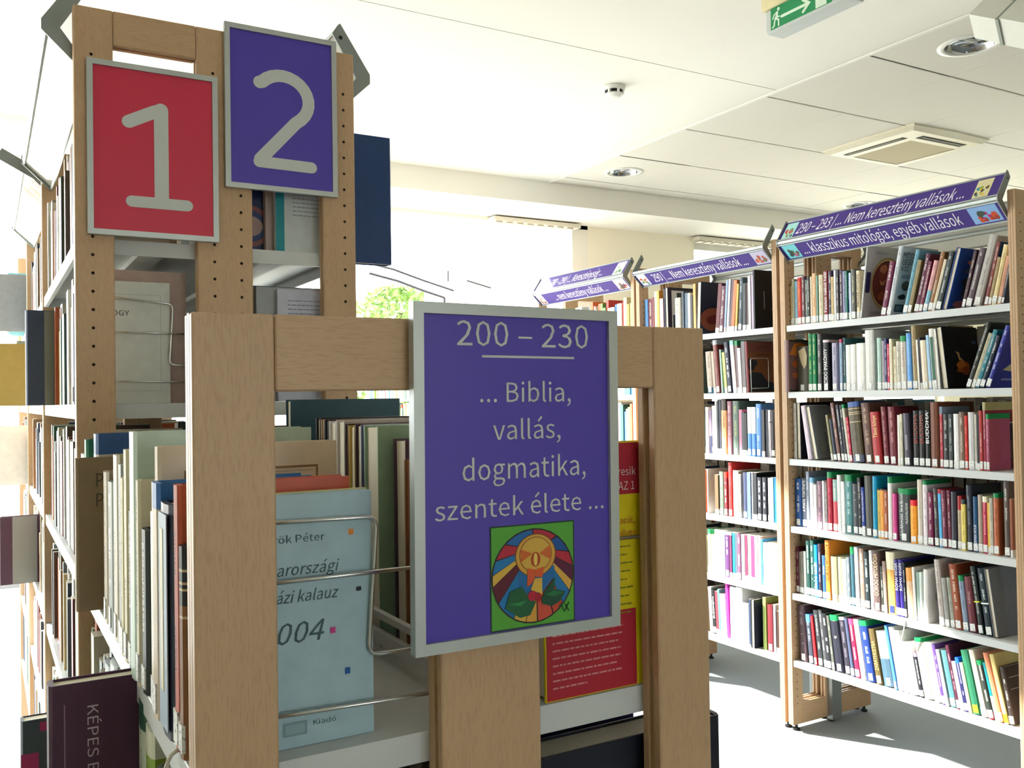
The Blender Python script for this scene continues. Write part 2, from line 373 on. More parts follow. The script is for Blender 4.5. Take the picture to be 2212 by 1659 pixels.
def bookcase(label, X0, Yn, Yf, H, zs, near=True, far=True, holes=True, chan=False):
    t = thing('bookcase', label, 'bookcase', (X0+DW/2, (Yn+Yf)/2, 0), 'beech end-frame bookcases')
    if near: panel(t, X0, Yn, H, holes)
    if far: panel(t, X0, Yf, H, holes)
    for z in zs: shelf(t, X0, Yn+TH+.001, Yf-.001, z)
    if chan:
        for yy in (Yn+TH, Yf-.03):
            q = MB(); q.box(X0+.235, X0+.30, yy, yy+.03, .02, zs[-1]-.03); q.build('steel_channel', GREYM, t)
    return t
bookcase('low front bookcase of the left row carrying the purple 200 – 230 sign', XL, .7764, 1.8742, 1.6805, [1.287, .968, .650, .331], far=False, holes=False)
bookcase('tall bookcase of the left row with the number 1 and 2 signs', XL, 1.8752, 3.0110, 2.358, SZL, far=False)
bookcase('third bookcase of the left row, behind the number signs', XL, 3.0112, 4.147, 2.358, SZL, far=False, holes=False)
bookcase('farthest bookcase of the left row, nearest the window', XL, 4.1472, 5.25, 2.358, SZL, holes=False)
bookcase('nearest right bookcase under the 290 – 293 sign board', XR, R0, R1, 2.358, SZR, chan=True)
bookcase('middle right bookcase under the single 290 sign board', XR, R1+.05, R1+PT, 2.358, SZR, chan=True)
bookcase('farthest right bookcase under the 280 – 290 sign board', XR, R1+PT+.05, R1+2*PT, 2.358, SZR, holes=False)
# ------------------------------------------------------------------ sign boards on top of the racks
YAX = Vector((0, -1, 0))
def board(parent, nm, Y0, Y1, pb, pt, lines, m, pics=(), th=.004):
    """flat board from bottom edge pb=(x,z) to top edge pt, between Y0 (near) and Y1 (far)"""
    B = Vector((pt[0]-pb[0], 0, pt[1]-pb[1])); h = B.length; B.normalize()
    n = YAX.cross(B); O = Vector((pb[0], Y1, pb[1])); L = Y1-Y0
    q = MB(); c = O+YAX*L/2+B*h/2-n*th/2; q.obox(c, YAX*L/2, B*h/2, n*th/2); o = q.build(nm, m, parent)
    q = MB()
    for e in (.0025, h-.0025): q.obox(O+YAX*L/2+B*e+n*.001, YAX*L/2, B*.0028, n*.0035)
    q.build('edge_rail', ALU, o)
    E = O+n*.0007
    for (body, a, b, ht, sh) in lines:
        q = MB(); put_text(q, body, E, YAX, B, width=(b-a)*L, height=ht*h, x=a*L, y=(1-ht)*h*.5, shear=sh); q.build('lettering', flat('e9e4ee'), o)
    for (a, b, cols, sd) in pics:
        q = MB(); r = random.Random(sd); e0, e1 = .1*h, .9*h
        put_poly(q, [(a*L, e0), (b*L, e0), (b*L, e1), (a*L, e1)], E, YAX, B, flat(cols[0]))
        w0 = (b-a)*L
        for k in range(14):
            cx, cy = a*L+w0*r.uniform(.15, .85), e0+(e1-e0)*r.uniform(.12, .6); s = w0*r.uniform(.06, .14)
            put_poly(q, [(cx+s*math.cos(2*PI*j/6+k)*r.uniform(.7, 1.2), max(e0, min(e1, cy+s*1.1*math.sin(2*PI*j/6+k)))) for j in range(6)], E+n*(.0002+.00005*k), YAX, B, flat(cols[1+k % (len(cols)-1)]))
        q.build('small_picture', None, o)
    return o
def bracket(parent, Y, prof, m=GREYM):
    n = len(prof); q = MB(); vs = [(x, Y, z) for x, z in prof]+[(x, Y+.004, z) for x, z in prof]
    q.add(vs, [tuple(range(n)), tuple(reversed(range(n, 2*n)))]+[(i, n+i, n+(i+1) % n, (i+1) % n) for i in range(n)])
    b = q.build('bracket', m, parent)
    q = MB()
    cx = sum(p[0] for p in prof)/n; cz = sum(p[1] for p in prof)/n
    for k in (0, n//2):
        px, pz = prof[k][0]*.7+cx*.3, prof[k][1]*.7+cz*.3
        q.lathe((0, 0, 0), [], 3) if False else q.add([(px+.0045*math.cos(2*PI*j/8), Y-.0012, pz+.0045*math.sin(2*PI*j/8)) for j in range(8)], [tuple(range(8))])
    q.build('screw', BLACK, b)
def vprof(xs, s):          # bracket outline; s=+1 boards stick out to -X, s=-1 to +X
    return [(xs+s*p[0], p[1]) for p in ((.022, 2.432), (.016, 2.437), (-.052, 2.334), (-.052, 2.314), (.024, 2.240), (.034, 2.248), (-.020, 2.322), (.034, 2.412))]
def rack_sign(label, Y0, Y1, up, low, pu=(), pl=(), X0=XR, s=1, mat_u=None, mat_l=None):
    t = thing('shelf_sign', label, 'sign', (X0, (Y0+Y1)/2, 2.24), 'sign boards on the bookcase tops')
    if up is not None: board(t, 'upper_board', Y0, Y1, (X0-s*.045, 2.333), (X0+s*.022, 2.428), up, mat_u or BOARDP, pu)
    if low is not None: board(t, 'lower_board', Y0, Y1, (X0+s*.030, 2.247), (X0-s*.045, 2.316), low, mat_l or BOARDP, pl)
    for yy in (Y0-.004, Y1): bracket(t, yy, vprof(X0, s))
    q = MB(); q.bbox(X0-.05 if s > 0 else X0+.043, X0-.043 if s > 0 else X0+.05, Y0, Y1, 2.318, 2.331, .002); q.build('ridge_strip', ALU, t)
    return t
rack_sign('purple sign board reading 290 – 293 and klasszikus mitológia on the nearest right bookcase', R0+.04, R1-.006,
          [('290 – 293 | ... Nem keresztény vallások ...', .085, .865, .52, .2)], [('... klasszikus mitológia, egyéb vallások', .105, .84, .56, 0)],
          [(.012, .075, ['9ed4d0', 'c83a30', '6a7a4a', '3a6a60', '8a6a3a'], 1), (.90, .96, ['d8cfa0', '5a4a30', '3a8a9a', '8aa03a', 'd8c030'], 2)],
          [(.012, .085, ['6cc4cc', '1a3a40', '6a3a28', 'b05a80', '3a5a30'], 3), (.88, .985, ['86aee0', 'c84a20', '3a4a3a', '9a3a20', 'b0306a'], 4)])
rack_sign('single purple sign board reading 290 on the middle right bookcase', R1+.09, R1+PT-.006, None, [('290 | ... Nem keresztény vallások ...', .13, .85, .56, 0)],
          (), [(.012, .085, ['e8ece0', 'c0402c', '4a8a90', '6a8a3a', 'a03a20'], 5), (.90, .99, ['b8b4cc', 'b04a40', '8a5a3a', '5a6a50', 'c87a60'], 6)])
rack_sign('sunlit purple sign board reading 280 – 290 on the farthest right bookcase', R1+PT+.09, R1+2*PT-.006,
          [('280 – 290 | ... Kereszténység ...', .17, .76, .5, .2)], [('... nem keresztény vallások ...', .2, .78, .54, 0)],
          [(.012, .085, ['e8ece0', '8aa060', 'b0a060'], 7), (.88, .97, ['e4e8e0', '6a8a5a', 'a8b890', '90a0a8'], 8)], [(.012, .085, ['e8e0d8', 'c07a50', '804a30'], 9), (.88, .98, ['e8e4dc', 'a83a28', '5a4a30', '6a3a60'], 10)])
BOARDW = mat('pale_sign_board', 'd8d8d0', .3, var=.12, scale=3)
for i, lab in ((0, 'blank back sign board on the far side of the nearest right bookcase'), (1, 'blank back sign board on the far side of the middle right bookcase')):
    y0 = (R0+.04, R1+.09)[i]; y1 = (R1-.006, R1+PT-.006)[i]
    rack_sign(lab, y0, y1, [], [], X0=XR+DW, s=-1, mat_u=BOARDW, mat_l=BOARDW)
rack_sign('pale glossy sign board edge above the tall left bookcase', 1.915, 3.0, [], [], X0=XL, s=1, mat_u=BOARDW, mat_l=mat('cloudy_gloss_board', '8e8b82', .12, var=.16, scale=7))
rack_sign('sign board with steel bracket behind the number 2 sign', 1.915, 3.0, [], [], X0=XL+DW, s=-1, mat_u=BOARDW, mat_l=BOARDW)
t = rack_sign('sign board with red picture on the third left bookcase', 3.06, 4.13, None, [], (), [(.72, .97, ['e8ddd0', 'd06a50', 'd88a70', 'c05a40'], 12)], X0=XL, s=1, mat_l=BOARDW)
q = MB(); q.obox((.10, 3.053, 2.316), (.062, 0, -.034), (0, .002, 0), (.008, 0, .0145)); q.build('loose_bracket_arm', GREYM, t)
# ------------------------------------------------------------------ framed number and subject signs
LET = flat('c9cfcf')
EX, EZ = Vector((1, 0, 0)), Vector((0, 0, 1))
def framed(name, label, X0, X1, Z0, Z1, Y, m, tilt=0.):
    t = thing(name, label, 'sign', ((X0+X1)/2, Y, Z0), 'framed purple and red end-panel signs')
    ca, sa = math.cos(tilt), math.sin(tilt); A = EX*ca+EZ*sa; B = EZ*ca-EX*sa
    O = Vector((X0, Y, Z0)); wd, ht, fw = X1-X0, Z1-Z0, .0105
    NRM = Vector((0, -1, 0))
    q = MB(); q.obox(O+A*wd/2+B*ht/2+Vector((0, .006, 0)), A*(wd/2-.004), Vector((0, .003, 0)), B*(ht/2-.004)); q.build('panel', m, t)
    q = MB()
    for (a0, a1, b0, b1) in ((0, wd, 0, fw), (0, wd, ht-fw, ht), (0, fw, fw, ht-fw), (wd-fw, wd, fw, ht-fw)):
        q.obox(O+A*(a0+a1)/2+B*(b0+b1)/2+Vector((0, .0045, 0)), A*(a1-a0)/2, Vector((0, .0055, 0)), B*(b1-b0)/2)
    q.build('frame', ALU, t)
    return t, O+Vector((0, .0025, 0)), A, B, wd, ht
RED = mat('red_print', 'cf2c4c', .4, var=.04, scale=2)
t, O, A, B, wd, ht = framed('number_sign', 'framed red sign with a large grey number 1', .167, .4055, 1.926, 2.257, 1.862, RED)
q = MB(); s = .0265
stroke(q, [(.305*wd, .665*ht), (.50*wd, .74*ht), (.552*wd, .755*ht)], s*.92, O, A, B); stroke(q, [(.552*wd, .755*ht), (.552*wd, .225*ht)], s, O+Vector((0, -.0002, 0)), A, B); stroke(q, [(.325*wd, .205*ht), (.75*wd, .205*ht)], s*.82, O+Vector((0, -.0004, 0)), A, B)
q.build('numeral', LET, t)
t, O, A, B, wd, ht = framed('number_sign', 'framed purple sign with a large grey number 2', .420, .6535, 2.040, 2.374, 1.862, PURPLE)
q = MB()
pts = [(.30*wd, .665*ht)]
for k in range(0, 15):
    a = math.radians(140-k*13.2); pts.append((.505*wd+.235*wd*math.cos(a), .575*ht+.15*ht*math.sin(a)))
pts += [(.62*wd, .44*ht), (.30*wd, .19*ht)]
stroke(q, pts, .0255, O, A, B); stroke(q, [(.29*wd, .175*ht), (.76*wd, .172*ht)], .0235, O+Vector((0, -.0003, 0)), A, B)
q.build('numeral', LET, t)
t, O, A, B, wd, ht = framed('subject_sign', 'large framed purple sign reading 200 – 230 Biblia, vallás, dogmatika, szentek élete', .3345, .5635, 1.3725, 1.6955, .7620, PURPLE, -.008)
for body, a, b, yc, hh in (('200 – 230', .20, .85, .915, .072), ('... Biblia,', .305, .755, .742, .058), ('vallás,', .365, .70, .63, .058), ('dogmatika,', .22, .83, .515, .062), ('szentek élete ...', .095, .925, .402, .055)):
    q = MB(); put_text(q, body, O, A, B, width=(b-a)*wd, height=hh*ht, x=a*wd, y=(yc-hh/2)*ht); q.build('lettering', LET, t)
q = MB(); put_poly(q, [(.315*wd, .8445*ht), (.775*wd, .8445*ht), (.775*wd, .8515*ht), (.315*wd, .8515*ht)], O, A, B); q.build('underline', LET, t)
# stained-glass print
PX0, PX1, PZ0, PZ1 = .345*wd, .765*wd, .035*ht, .345*ht
q = MB(); pw, ph = PX1-PX0, PZ1-PZ0
def pp(pts, col, k): put_poly(q, [(PX0+x*pw/1200, PZ1-(y-40)*ph/1520) for x, y in pts], O+Vector((0, -.0001*k, 0)), A, B, flat(col))
def ell(cx, cy, rx, ry, n=28, a0=0, a1=360): return [(cx+rx*math.cos(math.radians(a0+(a1-a0)*i/n)), cy+ry*math.sin(math.radians(a0+(a1-a0)*i/n))) for i in range(n+(a1-a0 < 360))][::-1]
pp([(0, 1560), (1200, 1560), (1200, 40), (0, 40)], '1c3c28', 0); pp([(18, 1540), (1182, 1540), (1182, 60), (18, 60)], '55a63a', 1)
pp(ell(600, 810, 588, 700), '2a1c20', 2)
def sector(a0, a1, r0, r1, col, k=3):
    o_ = ell(600, 810, 575*r1, 686*r1, 8, a0, a1); i_ = ell(620, 560, 575*r0, 600*r0, 8, a0, a1)
    pp(o_+list(reversed(i_)), col, k)
for a0, a1, col in ((228, 268, '1c66ac'), (270, 305, 'b8283c'), (307, 332, '0f4f9c'), (334, 352, 'b8283c'), (354, 371, '5a163c'), (205, 226, 'b8283c'), (186, 203, '1c74b4'), (172, 185, 'd8b048'), (150, 171, '5c1628'), (120, 149, '1c74b4'), (12, 24, 'd8a848'), (25, 42, '1c74b4'), (43, 60, 'c84a30'), (62, 84, 'd0503c'), (86, 101, 'd8a040'), (102, 119, 'd8b048')):
    sector(a0, a1, .42, .985, col)
pp([(375, 740), (900, 690), (900, 850), (720, 1080), (520, 1080), (375, 930)], '1c68a8', 4)
pp(ell(630, 510, 292, 320), '6a3a18', 5); pp(ell(630, 510, 280, 308), 'd8a040', 6); pp(ell(630, 500, 232, 262), '6a3a18', 7); pp(ell(630, 500, 222, 252), 'd8ac48', 8)
pp([(415, 600), (415, 400), (580, 480)], 'd0682c', 9); pp([(850, 600), (840, 370), (680, 490)], 'd0682c', 9)
pp(ell(625, 570, 68, 110), 'b0481c', 10); pp(ell(625, 570, 28, 95), 'e8c860', 11)
pp([(500, 960), (510, 690), (620, 720), (610, 850), (560, 930)], 'd8582c', 12); pp([(622, 830), (625, 720), (745, 690), (720, 840)], 'd8582c', 12)
pp([(550, 1010), (610, 850), (715, 850), (715, 1100)], 'd8b048', 13)
pp([(190, 1240), (260, 1000), (420, 950), (520, 1100), (620, 1200), (540, 1380), (400, 1400)], '1c5c38', 14); pp([(230, 1180), (500, 1160), (400, 1230)], '2a8a4c', 15)
pp([(700, 1180), (740, 1060), (900, 860), (890, 1040), (1050, 1100), (960, 1240), (850, 1290), (720, 1240)], '144a34', 14); pp([(760, 1110), (880, 1060), (1020, 1110), (880, 1150)], '1f7040', 15)
pp(ell(570, 1100, 62, 75), 'b81c38', 16); pp(ell(650, 1130, 50, 70), 'a8182c', 17)
q.build('stained_glass_picture', None, t)
q = MB(); stroke(q, [(PX0+.83*pw, PZ0+.19*ph), (PX0+.86*pw, PZ0+.11*ph)], .0012, O+Vector((0, -.0008, 0)), A, B); stroke(q, [(PX0+.80*pw, PZ0+.16*ph), (PX0+.83*pw, PZ0+.19*ph)], .0012, O+Vector((0, -.0008, 0)), A, B)
stroke(q, [(PX0+.87*pw, PZ0+.11*ph), (PX0+.92*pw, PZ0+.19*ph)], .0012, O+Vector((0, -.0008, 0)), A, B); stroke(q, [(PX0+.87*pw, PZ0+.18*ph), (PX0+.92*pw, PZ0+.11*ph)], .0012, O+Vector((0, -.0008, 0)), A, B)
q.build('initials', flat('1c4a2c'), t)
# ------------------------------------------------------------------ ceiling fixtures
def downlight(x, y, r, label, z=ZC):
    t = thing('downlight', label, 'ceiling light', (x, y, z), 'recessed ceiling downlights')
    q = MB(); q.lathe((x, y, z), [(r*1.28, .0), (r*1.27, -.004), (r*1.05, -.006), (r, -.003), (r, .002)], 40); q.build('trim_ring', WHITE, t, True)
    q = MB(); q.lathe((x, y, z), [(r, .0), (r*.93, .02), (r*.8, .035), (r*.55, .0425), (.002, .043)], 40); q.build('reflector', mat('mirror_reflector', 'c8ccd0', .06, metal=1, var=.02), t, True)
    q = MB(); q.tube([(x-r*.4, y, z+.022), (x+r*.4, y, z+.022)], .009, 10); q.build('lamp_tube', mat('lamp_glass', 'e8e8e4', .2), t)
downlight(3.685, 4.855, .103, 'round mirrored downlight nearest the window bulkhead')
downlight(3.69, 2.39, .103, 'round mirrored downlight beside the white spotlight')
downlight(6.02, 4.86, .103, 'downlight just showing above the nearest purple sign board')
t = thing('smoke_detector', 'small white smoke detector on the plaster ceiling', 'detector', (2.63, 3.53, ZC))
q = MB(); q.lathe((2.63, 3.53, ZC), [(.0, 0), (.055, 0), (.055, -.016), (.05, -.02), (.044, -.021)], 32); q.build('base', WHITE, t, True)
q = MB(); q.lathe((2.63, 3.53, ZC), [(.041, -.02), (.041, -.038)], 24); q.build('vent_slots', BLACK, t)
q = MB(); q.lathe((2.63, 3.53, ZC), [(.044, -.036), (.043, -.042), (.026, -.054), (.0, -.057)], 32)
for k in range(6): q.box(2.63+.042*math.cos(k*PI/3+.4)-.005, 2.63+.042*math.cos(k*PI/3+.4)+.005, 3.53+.042*math.sin(k*PI/3+.4)-.005, 3.53+.042*math.sin(k*PI/3+.4)+.005, ZC-.04, ZC-.018)
q.build('cap', WHITE, t)
# air-conditioning cassette
ax0, ax1, ay0, ay1 = AC; zc = ZC-.028
t = thing('air_conditioner', 'square white ceiling cassette air conditioner with beige grille', 'air conditioner', ((ax0+ax1)/2, (ay0+ay1)/2, zc))
CAS = mat('cassette_white', 'e2dcc6', .45)
q = MB(); gx0, gx1, gy0, gy1 = ax0+.20, ax1-.075, ay0+.17, ay1-.065
def ring(outer, inner, z0, z1):
    vs = [(x, y, z0) for x, y in outer]+[(x, y, z1) for x, y in inner]; n = len(outer)
    q.add(vs, [(i, (i+1) % n, n+(i+1) % n, n+i) for i in range(n)])
rc = lambda d: [(ax0+d, ay0+d), ((ax0+ax1)/2, ay0+d-.012*(d < .01)), (ax1-d, ay0+d), (ax1-d+.012*(d < .01), (ay0+ay1)/2), (ax1-d, ay1-d), ((ax0+ax1)/2, ay1-d+.012*(d < .01)), (ax0+d, ay1-d), (ax0+d-.012*(d < .01), (ay0+ay1)/2)]
gr = [(gx0, gy0), ((gx0+gx1)/2, gy0), (gx1, gy0), (gx1, (gy0+gy1)/2), (gx1, gy1), ((gx0+gx1)/2, gy1), (gx0, gy1), (gx0, (gy0+gy1)/2)]
ring(rc(0), rc(0), ZC, ZC-.008); ring(rc(0), rc(.03), ZC-.008, zc); ring(rc(.03), gr, zc, zc)
q.build('frame', CAS, t)
q = MB(); q.box(gx0, gx1, gy0, gy1, zc+.002, zc+.012); q.build('grille', mat('grille_beige', 'b5a888', .7, var=.08, scale=200), t)
for (a, b, c, d) in ((gx0-.02, gx1-.03, ay0+.075, ay0+.125), (ax0+.10, ax0+.145, gy0-.02, gy1-.01)):
    q = MB(); q.box(a, b, c, d, zc-.0012, zc+.004); s_ = q.build('air_slot', mat('slot_dark', '38362c', .8), t)
    q = MB()
    if b-a > d-c: q.box(a+.02, b-.02, c+.012, c+.020, zc-.004, zc-.001)
    else: q.box(a+.012, a+.020, c+.02, d-.02, zc-.004, zc-.001)
    q.build('louvre', mat('louvre', '8c8a78', .5), s_)
# emergency exit sign
t = thing('exit_sign', 'green emergency exit sign with running man hanging from the ceiling', 'sign', (2.39, 2.1, 2.85))
q = MB(); q.bbox(2.3475, 2.4325, 1.925, 2.272, 2.85, 2.932, .006); q.build('diffuser', mat('diffuser_grey', 'c9cfcc', .35, var=.06, scale=14), t)
q = MB(); q.bbox(2.335, 2.445, 1.915, 2.282, 2.930, 2.985, .006); q.build('housing', mat('housing_cream', 'e6d9ac', .5), t)
for yy in (2.0, 2.2):
    q = MB(); q.tube([(2.39, yy, 2.98), (2.39, yy, ZC)], .008, 8); q.build('hanger', WHITE, t)
O = Vector((2.3469, 2.246, 2.856)); A = Vector((0, -1, 0)); B = EZ
q = MB(); put_poly(q, [(0, 0), (.262, 0), (.262, .0735), (0, .0735)], O, A, B); fc = q.build('green_face', mat('exit_green', '0c8a52', .4), t)
q = MB(); O2 = O+Vector((-.0004, 0, 0)); M_ = flat('dcefdc')
put_poly(q, ell(.036, .0625, .0062, .0062, 14)[::-1], O2, A, B)
stroke(q, [(.030, .052), (.027, .040), (.022, .034)], .010, O2, A, B); stroke(q, [(.027, .053), (.015, .047), (.010, .036)], .005, O2+Vector((-.0001, 0, 0)), A, B)
stroke(q, [(.031, .049), (.028, .037), (.040, .036)], .005, O2+Vector((-.0002, 0, 0)), A, B); stroke(q, [(.023, .034), (.017, .022), (.016, .011), (.009, .007)], .006, O2+Vector((-.0003, 0, 0)), A, B)
stroke(q, [(.023, .034), (.036, .026), (.036, .006)], .006, O2+Vector((-.0004, 0, 0)), A, B)
stroke(q, [(.050, .032), (.166, .032)], .010, O2, A, B); stroke(q, [(.143, .052), (.168, .032), (.143, .012)], .010, O2+Vector((-.0001, 0, 0)), A, B)
put_poly(q, [(.195, .002), (.24, .002), (.24, .065), (.195, .065)], O2, A, B)
q.build('pictogram', M_, fc)
# white spotlight near the ceiling, top right
sx, sy, sz = 2.98, 1.80, 2.80
t = thing('spotlight', 'white boxy spotlight with cable hanging at the upper right', 'light', (sx, sy, sz))
d1 = Vector((.62, -.36, .70)).normalized(); d2 = Vector((.10, -.78, -.33)); d2 = (d2-d1*d2.dot(d1)).normalized(); d3 = d1.cross(d2)
HOUS = mat('spot_white', 'dcdcd2', .45); HGREY = mat('spot_grey', '8f968c', .5)
cc = Vector((2.855, 1.765, 2.815))
q = MB(); q.obox(cc, d1*.042, d2*.05, d3*.05, None); q.build('front_cover', HOUS, t)
q = MB(); q.obox(cc+d2*.055, d1*.045, d2*.006, d3*.052, None); q.build('seam_band', HGREY, t)
q = MB(); q.obox(cc+d2*.105+d1*.015, d1*.055, d2*.045, d3*.055, None); b2 = q.build('housing', HOUS, t)
q = MB(); q.obox(cc+d1*.12+d2*.03, d1*.075, d2*.07, d3*.06, None); q.build('ballast_box', HGREY, t)
for k in range(9):
    q = MB(); q.obox(cc+d2*.153+d1*(-.03+.011*k), d1*.0028, d2*.006, d3*.05, None); q.build('cooling_fin', HOUS, t)
q = MB(); kp = cc+d1*.09+d2*.09-d3*.062; q.obox(kp, d1*.018, d2*.018, d3*.006, None); q.build('tilt_knob', HGREY, t)
q = MB(); c1 = cc+d2*.15+d1*.05; q.tube([c1, c1+Vector((.01, -.01, -.03)), c1+Vector((.02, -.015, -.075)), c1+Vector((.035, -.03, -.08)), c1+Vector((.06, -.05, -.03)), c1+Vector((.12, -.1, .02))], .0055, 8); q.build('cable', mat('cable_beige', 'a89f8c', .6), t)
q = MB(); q.tube([cc+d1*.15, (cc.x+.12, cc.y-.06, ZC)], .014, 10); q.build('ceiling_stem', HOUS, t)
t = thing('junction_box', 'small white box at the right edge below the spotlight', 'box', (3.22, 1.86, 2.68))
q = MB(); q.obox((3.27, 1.83, 2.74), (.04, .0, .012), (0, .05, 0), (-.012, 0, .045)); q.build('casing', HOUS, t)
q = MB(); q.tube([(3.27, 1.83, 2.78), (3.27, 1.83, ZC)], .008, 8); q.build('hanger', HOUS, t)
# ------------------------------------------------------------------ books
def book_material():
    m = bpy.data.materials.new('book_cover'); m.use_nodes = True; nt = m.node_tree; b = nt.nodes['Principled BSDF']
    b.inputs['Roughness'].default_value = .42; b.inputs['Specular IOR Level'].default_value = .35
    N = nt.nodes.new; L = nt.links.new
    col = N('ShaderNodeVertexColor'); col.layer_name = 'Col'; ink = N('ShaderNodeVertexColor'); ink.layer_name = 'Ink'
    uv = N('ShaderNodeUVMap'); uv.uv_map = 'UVMap'; sep = N('ShaderNodeSeparateXYZ'); L(uv.outputs[0], sep.inputs[0])
    oi = N('ShaderNodeObjectInfo')
    def mth(op, a, bb=None, c=None):
        n = N('ShaderNodeMath'); n.operation = op
        for i, v in enumerate((a, bb, c)):
            if v is None: continue
            if isinstance(v, (int, float)): n.inputs[i].default_value = v
            else: L(v, n.inputs[i])
        return n.outputs[0]
    du = mth('ABSOLUTE', mth('SUBTRACT', sep.outputs[0], .5)); inu = mth('LESS_THAN', du, .15)
    cmb = N('ShaderNodeCombineXYZ'); L(mth('MULTIPLY', sep.outputs[0], 5.5), cmb.inputs[0]); L(mth('MULTIPLY', sep.outputs[1], 520), cmb.inputs[1]); L(mth('MULTIPLY', oi.outputs['Random'], 50), cmb.inputs[2])
    nz = N('ShaderNodeTexNoise'); nz.inputs['Scale'].default_value = 1; nz.inputs['Detail'].default_value = 1; L(cmb.outputs[0], nz.inputs['Vector'])
    c2 = N('ShaderNodeCombineXYZ'); L(mth('MULTIPLY', sep.outputs[1], 28), c2.inputs[1]); L(mth('MULTIPLY', oi.outputs['Random'], 91), c2.inputs[2])
    n2 = N('ShaderNodeTexNoise'); n2.inputs['Scale'].default_value = 1; n2.inputs['Detail'].default_value = 0; L(c2.outputs[0], n2.inputs['Vector'])
    mask = mth('MULTIPLY', mth('MULTIPLY', inu, mth('GREATER_THAN', nz.outputs['Fac'], .47)), mth('MULTIPLY', mth('GREATER_THAN', n2.outputs['Fac'], .45), ink.outputs['Alpha']))
    mx = N('ShaderNodeMix'); mx.data_type = 'RGBA'; L(mth('MULTIPLY', mask, .68), mx.inputs['Factor']); L(col.outputs[0], mx.inputs['A']); L(ink.outputs[0], mx.inputs['B'])
    tc = N('ShaderNodeTexCoord'); n3 = N('ShaderNodeTexNoise'); n3.inputs['Scale'].default_value = 45; L(tc.outputs['Object'], n3.inputs['Vector'])
    mr = N('ShaderNodeMapRange'); mr.inputs['To Min'].default_value = .86; mr.inputs['To Max'].default_value = 1.1; L(n3.outputs['Fac'], mr.inputs['Value'])
    mm = N('ShaderNodeMix'); mm.data_type = 'RGBA'; mm.blend_type = 'MULTIPLY'; mm.inputs['Factor'].default_value = 1; L(mx.outputs['Result'], mm.inputs['A']); L(mr.outputs[0], mm.inputs['B'])
    L(mm.outputs['Result'], b.inputs['Base Color']); return m
BOOKM = book_material()
def label_material():
    m = mat('spine_label_paper', 'eef0ee', .6, var=.02); nt = m.node_tree; b = nt.nodes['Principled BSDF']; N = nt.nodes.new; L = nt.links.new
    uv = N('ShaderNodeTexCoord'); mp = N('ShaderNodeMapping'); mp.inputs['Scale'].default_value = (2.2, 1, 3.2); oi = N('ShaderNodeObjectInfo')
    ad = N('ShaderNodeVectorMath'); L(uv.outputs['Generated'], mp.inputs[0]); L(mp.outputs[0], ad.inputs[0]); L(oi.outputs['Random'], ad.inputs[1])
    nz = N('ShaderNodeTexNoise'); nz.inputs['Scale'].default_value = 2.4; nz.inputs['Detail'].default_value = 1; L(ad.outputs[0], nz.inputs['Vector'])
    rp = N('ShaderNodeValToRGB'); rp.color_ramp.elements[0].position = .60; rp.color_ramp.elements[1].position = .66; rp.color_ramp.elements[0].color = (.83, .85, .84, 1); rp.color_ramp.elements[1].color = (.3, .31, .33, 1)
    L(nz.outputs['Fac'], rp.inputs[0]); L(rp.outputs[0], b.inputs['Base Color']); return m
LABELM = label_material()
GREEN = '0f8a50'
def cover_mesh(t, h, d, cuts, ink, px, rev=False, hard=True):
    """U-shaped cover: two boards and a rounded spine, cut in height where the colour changes. px: x shift of the pivot"""
    c = min(.0022, t*.16); r = min(.005, t*.22) if hard else min(.0012, t*.1)
    sp = [(0, r), (t*.14, r*.28), (t*.5, 0), (t*.86, r*.28), (t, r), (t, r+c), (0, r+c)]
    profs = [(sp, True), ([(0, r+c), (c, r+c), (c, d), (0, d)], False), ([(t-c, r+c), (t, r+c), (t, d), (t-c, d)], False)]
    vs = []; fs = []; fc = []; fi = []; fu = []
    zz = [cuts[0][0]]+[q[1] for q in cuts]
    fy = (lambda y: d-y) if rev else (lambda y: y)
    for pr, issp in profs:
        n = len(pr); base = len(vs)
        for z in zz: vs += [(x-px, fy(y), z) for x, y in pr]
        for k, (z0, z1, col, pv) in enumerate(cuts):
            for i in range(n):
                j = (i+1) % n; a = base+k*n; f = [a+i, a+j, a+n+j, a+n+i]
                uvs = [(pr[i][0]/t, z0), (pr[j][0]/t, z0), (pr[j][0]/t, z1), (pr[i][0]/t, z1)]
                outer = issp and i < 4
                if rev: f.reverse(); uvs.reverse()
                fs.append(f); fc.append(col); fi.append((pv if outer else 0)); fu.append(uvs)
        top = [base+(len(zz)-1)*n+i for i in range(n)]; bot = [base+i for i in reversed(range(n))]
        if rev: top.reverse(); bot.reverse()
        for f, col in ((top, cuts[-1][2]), (bot, cuts[0][2])): fs.append(f); fc.append(col); fi.append(0); fu.append([(0, 0)]*n)
    me = bpy.data.meshes.new('book'); me.from_pydata(vs, [], fs); me.materials.append(BOOKM)
    ca = me.color_attributes.new('Col', 'FLOAT_COLOR', 'CORNER'); ia = me.color_attributes.new('Ink', 'FLOAT_COLOR', 'CORNER'); uv = me.uv_layers.new(name='UVMap')
    cl = []; il = []; ul = []
    for f, col, pv, us in zip(fs, fc, fi, fu):
        for q in us: cl += [*col, 1]; il += [*ink, pv]; ul += q
    ca.data.foreach_set('color', cl); ia.data.foreach_set('color', il); uv.data.foreach_set('uv', ul); me.update()
    return me, c, r
def lum(c): return .3*c[0]+.6*c[1]+.1*c[2]
